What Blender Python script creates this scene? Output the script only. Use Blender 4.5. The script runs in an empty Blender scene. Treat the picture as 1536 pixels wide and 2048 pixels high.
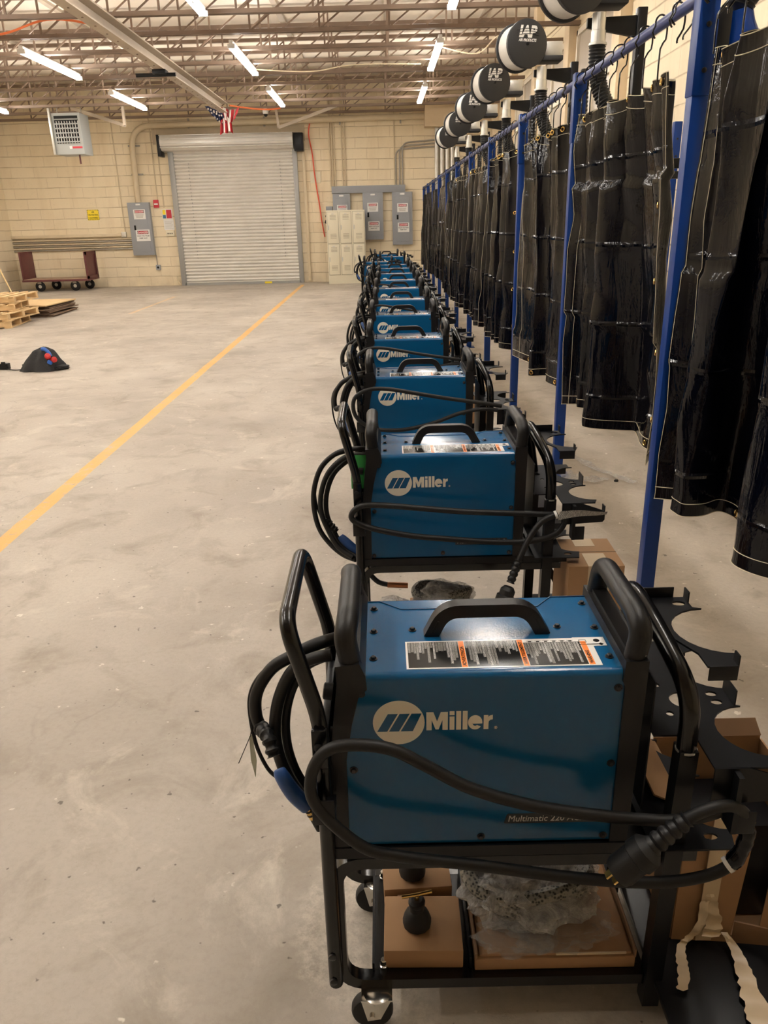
import bpy, bmesh, math, random
from mathutils import Vector, Matrix, noise
S = bpy.context.scene
COL = S.collection
PI = math.pi

# ------------------------------------------------------------------ camera
cam_d = bpy.data.cameras.new('camera')
cam = bpy.data.objects.new('camera', cam_d)
COL.objects.link(cam)
cam_d.sensor_fit = 'VERTICAL'
cam_d.sensor_height = 24.0
cam_d.lens = 1540.0 / 2048.0 * 24.0
cam_d.clip_start = 0.02
cam_d.clip_end = 100
R3 = Matrix(((0.99971006, 0.02376661, 0.00386579),
             (-0.00485407, 0.35616775, -0.93440942),
             (-0.02358462, 0.93411974, 0.35617985)))
cam.matrix_world = Matrix.Translation((0, 0, 1.64)) @ R3.to_4x4()
S.camera = cam

# ------------------------------------------------------------------ world / exposure
w = bpy.data.worlds.new('world')
S.world = w
w.use_nodes = True
w.node_tree.nodes['Background'].inputs[0].default_value = (0.75, 0.85, 1.0, 1)
w.node_tree.nodes['Background'].inputs[1].default_value = 0.1
S.view_settings.view_transform = 'Standard'
S.view_settings.look = 'None'
S.view_settings.gamma = 1
S.view_settings.use_curve_mapping = False
S.view_settings.exposure = 1.5
TUBE_POWER = 21.0

# ------------------------------------------------------------------ materials
def newmat(name):
    m = bpy.data.materials.new(name)
    m.use_nodes = True
    nt = m.node_tree
    return m, nt, nt.nodes['Principled BSDF']

def mat(name, col, rough=0.5, metal=0.0, noise_s=0, noise_a=0.12, bump=0, bump_s=60, alpha=1, coat=0, spec=0.5):
    m, nt, b = newmat(name)
    b.inputs['Base Color'].default_value = (*col, 1)
    b.inputs['Roughness'].default_value = rough
    b.inputs['Metallic'].default_value = metal
    b.inputs['Alpha'].default_value = alpha
    b.inputs['Coat Weight'].default_value = coat
    b.inputs['Specular IOR Level'].default_value = spec
    tc = nt.nodes.new('ShaderNodeTexCoord')
    if noise_s:
        n = nt.nodes.new('ShaderNodeTexNoise')
        n.inputs['Scale'].default_value = noise_s
        n.inputs['Detail'].default_value = 5
        nt.links.new(tc.outputs['Object'], n.inputs['Vector'])
        mx = nt.nodes.new('ShaderNodeMix')
        mx.data_type = 'RGBA'
        mx.inputs['A'].default_value = (*[c * (1 - noise_a) for c in col], 1)
        mx.inputs['B'].default_value = (*[min(1, c * (1 + noise_a)) for c in col], 1)
        nt.links.new(n.outputs['Fac'], mx.inputs['Factor'])
        nt.links.new(mx.outputs['Result'], b.inputs['Base Color'])
    if bump:
        n2 = nt.nodes.new('ShaderNodeTexNoise')
        n2.inputs['Scale'].default_value = bump_s
        n2.inputs['Detail'].default_value = 3
        nt.links.new(tc.outputs['Object'], n2.inputs['Vector'])
        bp = nt.nodes.new('ShaderNodeBump')
        bp.inputs['Strength'].default_value = bump
        bp.inputs['Distance'].default_value = 0.01
        nt.links.new(n2.outputs['Fac'], bp.inputs['Height'])
        nt.links.new(bp.outputs['Normal'], b.inputs['Normal'])
    return m

def N(nt, t, **kw):
    n = nt.nodes.new(t)
    for k, v in kw.items():
        if k in n.inputs:
            n.inputs[k].default_value = v
        else:
            setattr(n, k, v)
    return n

def mixc(nt, fac, a, b):
    mx = nt.nodes.new('ShaderNodeMix')
    mx.data_type = 'RGBA'
    for s, v in (('Factor', fac), ('A', a), ('B', b)):
        if isinstance(v, (int, float)):
            mx.inputs[s].default_value = v
        elif isinstance(v, tuple):
            mx.inputs[s].default_value = (*v, 1)
        else:
            nt.links.new(v, mx.inputs[s])
    return mx.outputs['Result']

def mth(nt, op, a, b=None, c=None, clamp=False):
    n = nt.nodes.new('ShaderNodeMath')
    n.operation = op
    n.use_clamp = clamp
    for i, v in enumerate((a, b, c)):
        if v is None:
            continue
        if isinstance(v, (int, float)):
            n.inputs[i].default_value = v
        else:
            nt.links.new(v, n.inputs[i])
    return n.outputs[0]

def ramp(nt, v, lo, hi):
    r = nt.nodes.new('ShaderNodeMapRange')
    r.inputs['From Min'].default_value = lo
    r.inputs['From Max'].default_value = hi
    nt.links.new(v, r.inputs['Value'])
    return r.outputs[0]

def noise_tex(nt, vec, scale, detail=5, rough=0.55, dist=0):
    n = N(nt, 'ShaderNodeTexNoise', Scale=scale, Detail=detail, Roughness=rough, Distortion=dist)
    nt.links.new(vec, n.inputs['Vector'])
    return n.outputs['Fac']

def make_floor_mat():
    m, nt, b = newmat('floor_concrete')
    tc = nt.nodes.new('ShaderNodeTexCoord')
    P = tc.outputs['Object']
    sx = nt.nodes.new('ShaderNodeSeparateXYZ')
    nt.links.new(P, sx.inputs[0])
    X, Y = sx.outputs[0], sx.outputs[1]
    c = mixc(nt, ramp(nt, noise_tex(nt, P, 0.7, 6), 0.3, 0.7), (0.34, 0.298, 0.252), (0.54, 0.488, 0.42))
    c = mixc(nt, ramp(nt, noise_tex(nt, P, 3.1, 8, 0.65, 0.6), 0.5, 0.78), c, (0.27, 0.225, 0.175))
    c = mixc(nt, ramp(nt, noise_tex(nt, P, 2.0, 7, 0.7, 1.2), 0.56, 0.8), c, (0.66, 0.60, 0.51))
    c = mixc(nt, mth(nt, 'MULTIPLY', ramp(nt, noise_tex(nt, P, 45, 4, 0.7), 0.45, 0.8), 0.3), c, (0.25, 0.205, 0.16))
    # pits and specks
    c = mixc(nt, mth(nt, 'MULTIPLY', ramp(nt, noise_tex(nt, P, 28, 2), 0.70, 0.74), 0.8), c, (0.10, 0.085, 0.07))
    c = mixc(nt, mth(nt, 'MULTIPLY', ramp(nt, noise_tex(nt, P, 17, 3), 0.69, 0.73), 0.7), c, (0.78, 0.74, 0.66))
    # cracks: thin voronoi edges, broken by noise
    vo = N(nt, 'ShaderNodeTexVoronoi', Scale=0.45)
    vo.feature = 'DISTANCE_TO_EDGE'
    nv = nt.nodes.new('ShaderNodeVectorMath')
    nv.operation = 'ADD'
    nn = N(nt, 'ShaderNodeTexNoise', Scale=1.6, Detail=4)
    nt.links.new(P, nn.inputs['Vector'])
    nt.links.new(P, nv.inputs[0])
    nt.links.new(nn.outputs['Color'], nv.inputs[1])
    nt.links.new(nv.outputs[0], vo.inputs['Vector'])
    cr = ramp(nt, vo.outputs['Distance'], 0.006, 0.0)
    cr = mth(nt, 'MULTIPLY', cr, ramp(nt, noise_tex(nt, P, 0.5, 2), 0.5, 0.62))
    c = mixc(nt, mth(nt, 'MULTIPLY', cr, 0.45), c, (0.2, 0.17, 0.14))
    # old adhesive patch near the first cart
    def blob(cx, cy, r0, r1):
        d = mth(nt, 'POWER', mth(nt, 'SUBTRACT', X, cx), 2)
        e = mth(nt, 'POWER', mth(nt, 'SUBTRACT', Y, cy), 2)
        q = mth(nt, 'SQRT', mth(nt, 'ADD', mth(nt, 'DIVIDE', d, r0 * r0), mth(nt, 'DIVIDE', e, r1 * r1)))
        q = mth(nt, 'ADD', q, mth(nt, 'MULTIPLY', mth(nt, 'SUBTRACT', noise_tex(nt, P, 9, 5, 0.7), 0.5), 1.1))
        return ramp(nt, q, 1.05, 0.85)
    for (cx, cy, r0, r1) in ((-0.12, 1.42, 0.13, 0.22), (-0.02, 1.16, 0.10, 0.14), (0.25, 1.03, 0.16, 0.08), (0.3, 1.5, 0.3, 0.25)):
        k = mth(nt, 'MULTIPLY', blob(cx, cy, r0, r1), ramp(nt, noise_tex(nt, P, 38, 6, 0.8), 0.42, 0.6))
        c = mixc(nt, mth(nt, 'MULTIPLY', k, 0.75), c, (0.60, 0.545, 0.46))
    # yellow lines
    wob = mth(nt, 'MULTIPLY', mth(nt, 'SUBTRACT', noise_tex(nt, P, 1.2, 3), 0.5), 0.03)
    def line(x0, hw, y0, y1, wear):
        d = mth(nt, 'ABSOLUTE', mth(nt, 'SUBTRACT', mth(nt, 'ADD', X, wob), x0))
        f = mth(nt, 'LESS_THAN', d, hw)
        f = mth(nt, 'MULTIPLY', f, mth(nt, 'GREATER_THAN', Y, y0))
        f = mth(nt, 'MULTIPLY', f, mth(nt, 'LESS_THAN', Y, y1))
        wn = ramp(nt, noise_tex(nt, P, 14, 8, 0.75), wear, wear + 0.12)
        return mth(nt, 'MULTIPLY', f, mth(nt, 'SUBTRACT', 1.0, wn))
    c = mixc(nt, mth(nt, 'MULTIPLY', line(-2.15, 0.05, -9, 21.9, 0.54), 0.85), c, (0.78, 0.43, 0.10))
    c = mixc(nt, mth(nt, 'MULTIPLY', line(-4.98, 0.045, 15.6, 19.2, 0.48), 0.6), c, (0.80, 0.52, 0.22))
    nt.links.new(c, b.inputs['Base Color'])
    nt.links.new(ramp(nt, noise_tex(nt, P, 1.6, 5), -0.4, 1.4), b.inputs['Roughness'])
    b.inputs['Specular IOR Level'].default_value = 0.4
    bp = N(nt, 'ShaderNodeBump', Strength=0.35, Distance=0.006)
    nt.links.new(noise_tex(nt, P, 60, 6, 0.7), bp.inputs['Height'])
    nt.links.new(bp.outputs[0], b.inputs['Normal'])
    return m

def make_wall_mat(name, axis):
    m, nt, b = newmat(name)
    tc = nt.nodes.new('ShaderNodeTexCoord')
    P = tc.outputs['Object']
    sx = nt.nodes.new('ShaderNodeSeparateXYZ')
    nt.links.new(P, sx.inputs[0])
    cb = nt.nodes.new('ShaderNodeCombineXYZ')
    nt.links.new(sx.outputs[0 if axis == 'x' else 1], cb.inputs[0])
    nz = mth(nt, 'MULTIPLY', mth(nt, 'SUBTRACT', noise_tex(nt, P, 0.9, 3), 0.5), 0.05)
    nt.links.new(mth(nt, 'ADD', sx.outputs[2], nz), cb.inputs[1])
    br = N(nt, 'ShaderNodeTexBrick', Scale=1.0)
    br.inputs['Brick Width'].default_value = 0.62
    br.inputs['Row Height'].default_value = 0.262
    br.inputs['Mortar Size'].default_value = 0.009
    br.inputs['Mortar Smooth'].default_value = 0.7
    br.inputs['Color1'].default_value = (0.84, 0.73, 0.53, 1)
    br.inputs['Color2'].default_value = (0.80, 0.68, 0.48, 1)
    br.inputs['Mortar'].default_value = (0.66, 0.55, 0.38, 1)
    nt.links.new(cb.outputs[0], br.inputs['Vector'])
    c = br.outputs['Color']
    # fade the upright joints (only the beds read clearly)
    c = mixc(nt, ramp(nt, noise_tex(nt, P, 1.1, 5), 0.3, 0.75), c, (0.83, 0.72, 0.53))
    c2 = nt.nodes.new('ShaderNodeMix'); c2.data_type = 'RGBA'
    c = mixc(nt, 0.72, br.outputs['Color'], c)
    zz = mth(nt, 'FRACT', mth(nt, 'DIVIDE', mth(nt, 'ADD', sx.outputs[2], nz), 0.262))
    ln = mth(nt, 'MAXIMUM', ramp(nt, zz, 0.055, 0.015), ramp(nt, zz, 0.945, 0.985))
    ln = mth(nt, 'MULTIPLY', ln, ramp(nt, noise_tex(nt, P, 2.5, 4), 0.25, 0.6))
    c = mixc(nt, mth(nt, 'MULTIPLY', ln, 0.75, clamp=True), c, (0.42, 0.31, 0.18))
    st = nt.nodes.new('ShaderNodeMapping')
    st.inputs['Scale'].default_value = (1.2, 1.2, 0.25)
    nt.links.new(P, st.inputs['Vector'])
    c = mixc(nt, mth(nt, 'MULTIPLY', ramp(nt, noise_tex(nt, st.outputs[0], 1.3, 6, 0.6), 0.52, 0.75), 0.45), c, (0.58, 0.43, 0.25))
    c = mixc(nt, mth(nt, 'MULTIPLY', ramp(nt, noise_tex(nt, P, 22, 4), 0.6, 0.75), 0.25), c, (0.5, 0.42, 0.30))
    # grimier band along the foot of the wall
    g = mth(nt, 'MULTIPLY', ramp(nt, sx.outputs[2], 0.5, 0.0), ramp(nt, noise_tex(nt, P, 3, 5), 0.3, 0.7))
    c = mixc(nt, mth(nt, 'MULTIPLY', g, 0.5), c, (0.42, 0.35, 0.26))
    nt.links.new(c, b.inputs['Base Color'])
    b.inputs['Roughness'].default_value = 0.75
    bp = N(nt, 'ShaderNodeBump', Strength=0.5, Distance=0.008)
    hh = mth(nt, 'ADD', mth(nt, 'MULTIPLY', br.outputs['Fac'], -1.0), mth(nt, 'MULTIPLY', noise_tex(nt, P, 40, 4), 0.4))
    nt.links.new(hh, bp.inputs['Height'])
    nt.links.new(bp.outputs[0], b.inputs['Normal'])
    return m

def emis(name, col, strength):
    m, nt, b = newmat(name)
    b.inputs['Base Color'].default_value = (*col, 1)
    b.inputs['Emission Color'].default_value = (*col, 1)
    b.inputs['Emission Strength'].default_value = strength
    return m

def make_vinyl():
    m, nt, b = newmat('vinyl_black')
    tc = nt.nodes.new('ShaderNodeTexCoord')
    P = tc.outputs['Object']
    c = mixc(nt, ramp(nt, noise_tex(nt, P, 1.5, 4), 0.35, 0.7), (0.001, 0.0018, 0.006), (0.003, 0.003, 0.005))
    nt.links.new(c, b.inputs['Base Color'])
    b.inputs['Roughness'].default_value = 0.07
    b.inputs['IOR'].default_value = 1.42
    b.inputs['Specular IOR Level'].default_value = 0.4
    bp = N(nt, 'ShaderNodeBump', Strength=0.7, Distance=0.014)
    mp = nt.nodes.new('ShaderNodeMapping')
    mp.inputs['Scale'].default_value = (8, 8, 1.1)
    nt.links.new(P, mp.inputs['Vector'])
    h = mth(nt, 'ADD', noise_tex(nt, mp.outputs[0], 1.6, 4, 0.55, 0.8),
            mth(nt, 'MULTIPLY', noise_tex(nt, P, 16, 3, 0.6, 1.5), 0.10))
    sz = nt.nodes.new('ShaderNodeSeparateXYZ')
    nt.links.new(P, sz.inputs[0])
    zz = mth(nt, 'ADD', sz.outputs[2], mth(nt, 'MULTIPLY', noise_tex(nt, P, 3.0, 2), 0.05))
    fr = mth(nt, 'ABSOLUTE', mth(nt, 'SUBTRACT', mth(nt, 'FRACT', mth(nt, 'DIVIDE', zz, 0.405)), 0.5))
    rd = mth(nt, 'MULTIPLY', ramp(nt, fr, 0.030, 0.0), ramp(nt, noise_tex(nt, P, 4.0, 2), 0.38, 0.55))
    h = mth(nt, 'ADD', h, mth(nt, 'MULTIPLY', rd, 0.8))
    nt.links.new(h, bp.inputs['Height'])
    nt.links.new(bp.outputs[0], b.inputs['Normal'])
    return m

def make_label_text(name, sc, back, fore, fill=0.75):
    """columns of fine unreadable print: fine brick rows broken by noise"""
    m, nt, b = newmat(name)
    tc = nt.nodes.new('ShaderNodeTexCoord')
    P = tc.outputs['Object']
    sx = nt.nodes.new('ShaderNodeSeparateXYZ')
    nt.links.new(P, sx.inputs[0])
    cb = nt.nodes.new('ShaderNodeCombineXYZ')
    nt.links.new(sx.outputs[1], cb.inputs[0])
    nt.links.new(sx.outputs[0], cb.inputs[1])
    br = N(nt, 'ShaderNodeTexBrick', Scale=sc)
    br.inputs['Brick Width'].default_value = 1.6
    br.inputs['Row Height'].default_value = 0.62
    br.inputs['Mortar Size'].default_value = 0.13
    br.inputs['Color1'].default_value = (*fore, 1)
    br.inputs['Color2'].default_value = (*[v * .55 for v in fore], 1)
    br.inputs['Mortar'].default_value = (*back, 1)
    nt.links.new(cb.outputs[0], br.inputs['Vector'])
    nt.links.new(br.outputs['Color'], b.inputs['Base Color'])
    b.inputs['Roughness'].default_value = 0.3
    return m

def make_film(name, tint, alpha, rough=0.12):
    m, nt, b = newmat(name)
    tc = nt.nodes.new('ShaderNodeTexCoord')
    P = tc.outputs['Object']
    b.inputs['Base Color'].default_value = (*tint, 1)
    b.inputs['Roughness'].default_value = rough
    a = mth(nt, 'MULTIPLY_ADD', ramp(nt, noise_tex(nt, P, 18, 6, 0.7, 1.5), 0.35, 0.75), alpha, alpha * 0.45)
    nt.links.new(a, b.inputs['Alpha'])
    bp = N(nt, 'ShaderNodeBump', Strength=1.0, Distance=0.02)
    nt.links.new(noise_tex(nt, P, 38, 4, 0.65, 2.5), bp.inputs['Height'])
    nt.links.new(bp.outputs[0], b.inputs['Normal'])
    return m

def make_mesh_coil():
    m, nt, b = newmat('coil_mesh')
    tc = nt.nodes.new('ShaderNodeTexCoord')
    vo = N(nt, 'ShaderNodeTexVoronoi', Scale=150)
    nt.links.new(tc.outputs['Object'], vo.inputs['Vector'])
    c = mixc(nt, ramp(nt, vo.outputs['Distance'], 0.25, 0.6), (0.014, 0.015, 0.016), (0.26, 0.25, 0.22))
    nt.links.new(c, b.inputs['Base Color'])
    b.inputs['Roughness'].default_value = 0.4
    return m

M = {}
M['floor'] = make_floor_mat()
M['wall_x'] = make_wall_mat('wall_block_x', 'x')
M['wall_y'] = make_wall_mat('wall_block_y', 'y')
M['deck'] = mat('roof_deck_paint', (0.92, 0.83, 0.71), 0.8, noise_s=0.6, noise_a=0.10)
M['truss'] = mat('truss_steel', (0.23, 0.16, 0.115), 0.55, noise_s=3, noise_a=0.3)
M['beam'] = mat('beam_steel', (0.50, 0.42, 0.33), 0.5, noise_s=4, noise_a=0.15)
M['pilaster'] = mat('pilaster_paint', (0.70, 0.56, 0.38), 0.7, noise_s=3, noise_a=0.12)
M['panel_trim'] = mat('panel_trim', (0.74, 0.66, 0.53), 0.5)
M['glaze'] = mat('dull_glass', (0.46, 0.40, 0.32), 0.3, noise_s=2, noise_a=0.1)
M['fixture'] = mat('fixture_white', (0.85, 0.84, 0.82), 0.4)
M['tube'] = emis('fluorescent_tube', (1.0, 0.95, 0.885), TUBE_POWER)
M['blue'] = mat('blue_powdercoat', (0.005, 0.093, 0.235), 0.15, spec=0.5, bump=0.03, bump_s=260)
M['blue_line'] = mat('blue_seam', (0.003, 0.055, 0.15), 0.35)
M['plastic'] = mat('black_plastic', (0.007, 0.007, 0.008), 0.40, spec=0.4, bump=0.08, bump_s=700)
M['black'] = mat('black_gloss_paint', (0.003, 0.003, 0.0035), 0.2, spec=0.5)
M['blackflat'] = mat('black_sheet_metal', (0.004, 0.0045, 0.006), 0.34, spec=0.35)
M['rubber'] = mat('black_rubber', (0.010, 0.010, 0.0105), 0.5, spec=0.35, noise_s=20, noise_a=0.35)
M['bolt'] = mat('dark_bolt', (0.03, 0.03, 0.033), 0.3, 0.5)
M['logo'] = mat('logo_cream', (0.80, 0.76, 0.66), 0.4)
M['white'] = mat('label_white', (0.82, 0.81, 0.79), 0.18)
M['orange'] = mat('label_orange', (0.90, 0.22, 0.015), 0.3)
M['print'] = make_label_text('label_print', 330, (0.016, 0.015, 0.014), (0.50, 0.49, 0.46))
M['print_light'] = make_label_text('label_print_light', 330, (0.016, 0.015, 0.014), (0.85, 0.84, 0.82))
M['ink'] = mat('ink_black', (0.012, 0.012, 0.012), 0.2, spec=0.4)
M['plate'] = mat('model_plate', (0.028, 0.032, 0.036), 0.3)
M['silver'] = mat('silver_print', (0.62, 0.61, 0.58), 0.3, 0.3)
M['brass'] = mat('brass', (0.83, 0.56, 0.20), 0.25, 1.0)
M['copper'] = mat('copper', (0.62, 0.26, 0.12), 0.35, 0.8)
M['chrome'] = mat('chrome', (0.72, 0.71, 0.68), 0.2, 1.0)
M['galv'] = mat('galvanised', (0.62, 0.61, 0.57), 0.35, 0.75, noise_s=12, noise_a=0.15)
M['gunblue'] = mat('gun_blue', (0.02, 0.075, 0.25), 0.35)
M['postblue'] = mat('frame_blue', (0.002, 0.036, 0.21), 0.35, spec=0.35)
M['railblue'] = mat('rail_blue', (0.05, 0.075, 0.23), 0.3, 0.1)
M['vinyl'] = make_vinyl()
M['stitch'] = mat('stitching', (0.62, 0.55, 0.40), 0.7)
M['card'] = mat('cardboard', (0.36, 0.205, 0.10), 0.75, noise_s=8, noise_a=0.12)
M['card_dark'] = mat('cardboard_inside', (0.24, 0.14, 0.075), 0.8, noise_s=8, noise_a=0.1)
M['card_edge'] = mat('cardboard_edge', (0.10, 0.06, 0.035), 0.9)
M['tape'] = mat('packing_tape', (0.62, 0.49, 0.33), 0.35)
M['film'] = make_film('plastic_film', (0.96, 0.95, 0.94), 0.50, 0.12)
M['film2'] = make_film('clear_bag', (0.92, 0.91, 0.89), 0.16, 0.06)
M['coil'] = make_mesh_coil()
M['greytag'] = mat('paper_tag', (0.62, 0.66, 0.55), 0.7)
M['green'] = mat('green_tag', (0.03, 0.30, 0.06), 0.6)
M['drumblack'] = mat('drum_black', (0.018, 0.019, 0.022), 0.5)
M['drumwhite'] = mat('drum_white', (0.70, 0.68, 0.63), 0.4, noise_s=30, noise_a=0.1)
M['hose'] = mat('flex_hose', (0.016, 0.016, 0.017), 0.3)
M['slat'] = mat('door_slat_steel', (0.74, 0.71, 0.66), 0.36, 0.25, noise_s=3, noise_a=0.14)
M['guide'] = mat('door_guide_steel', (0.36, 0.36, 0.35), 0.45, 0.4)
M['panelgrey'] = mat('electric_grey', (0.30, 0.315, 0.34), 0.45)
M['conduit'] = mat('painted_conduit', (0.66, 0.55, 0.38), 0.55, noise_s=5, noise_a=0.1)
M['conduitgrey'] = mat('bare_conduit', (0.36, 0.33, 0.28), 0.4, 0.4)
M['locker'] = mat('locker_cream', (0.74, 0.68, 0.52), 0.4)
M['lockerdark'] = mat('locker_slot', (0.30, 0.26, 0.18), 0.6)
M['red'] = mat('sign_red', (0.60, 0.03, 0.05), 0.4)
M['yellow'] = mat('sign_yellow', (0.92, 0.72, 0.03), 0.4)
M['signblue'] = mat('sign_blue', (0.04, 0.16, 0.30), 0.4)
M['redcord'] = mat('red_cord', (0.80, 0.10, 0.05), 0.5)
M['orangecord'] = mat('orange_cord', (0.85, 0.20, 0.06), 0.5)
M['maroon'] = mat('maroon_paint', (0.13, 0.035, 0.035), 0.5, noise_s=4, noise_a=0.4)
M['woodworn'] = mat('worn_deck_board', (0.42, 0.30, 0.21), 0.7, noise_s=6, noise_a=0.2)
M['pine'] = mat('pallet_pine', (0.66, 0.46, 0.24), 0.7, noise_s=7, noise_a=0.22)
M['sheetcard'] = mat('stacked_board', (0.20, 0.13, 0.085), 0.75, noise_s=5, noise_a=0.2)
M['heater'] = mat('heater_enamel', (0.42, 0.44, 0.43), 0.45)
M['dark'] = mat('dark_void', (0.01, 0.01, 0.01), 0.8)
M['flagred'] = mat('flag_red', (0.50, 0.03, 0.04), 0.7)
M['flagwhite'] = mat('flag_white', (0.74, 0.68, 0.62), 0.7)
M['flagblue'] = mat('flag_blue', (0.02, 0.03, 0.09), 0.7)
M['meshbag'] = mat('mesh_bag', (0.02, 0.02, 0.022), 0.75, bump=0.6, bump_s=90)
M['bagblue'] = mat('bag_blue', (0.03, 0.13, 0.50), 0.5)
M['bagred'] = mat('bag_red', (0.55, 0.03, 0.03), 0.5)
M['broom'] = mat('broom_bristle', (0.05, 0.07, 0.06), 0.8)

# ------------------------------------------------------------------ builders
ORG = {}

def frames(pts):
    n = len(pts)
    T = []
    for i in range(n):
        a = pts[max(0, i - 1)]
        b = pts[min(n - 1, i + 1)]
        t = (b - a)
        T.append(t.normalized() if t.length > 1e-9 else Vector((0, 0, 1)))
    up = Vector((0, 0, 1)) if abs(T[0].z) < 0.9 else Vector((0, 1, 0))
    u = T[0].cross(up).normalized()
    U = [u]
    for i in range(1, n):
        u = U[-1] - T[i] * U[-1].dot(T[i])
        U.append(u.normalized())
    return T, U

def smooth_path(pts, sub=6):
    P = [Vector(p) for p in pts]
    out = []
    n = len(P)
    for i in range(n - 1):
        p0, p1, p2, p3 = P[max(0, i - 1)], P[i], P[i + 1], P[min(n - 1, i + 2)]
        for k in range(sub):
            t = k / sub
            out.append(0.5 * ((2 * p1) + (p2 - p0) * t + (2 * p0 - 5 * p1 + 4 * p2 - p3) * t * t + (3 * p1 - p0 - 3 * p2 + p3) * t ** 3))
    out.append(P[-1])
    return out

def round_path(pts, r, seg=6):
    P = [Vector(p) for p in pts]
    out = [P[0]]
    for i in range(1, len(P) - 1):
        a = (P[i - 1] - P[i])
        b = (P[i + 1] - P[i])
        rr = min(r, a.length * 0.49, b.length * 0.49)
        s, e = P[i] + a.normalized() * rr, P[i] + b.normalized() * rr
        for k in range(seg + 1):
            t = k / seg
            out.append((1 - t) ** 2 * s + 2 * t * (1 - t) * P[i] + t * t * e)
    out.append(P[-1])
    return out

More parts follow.
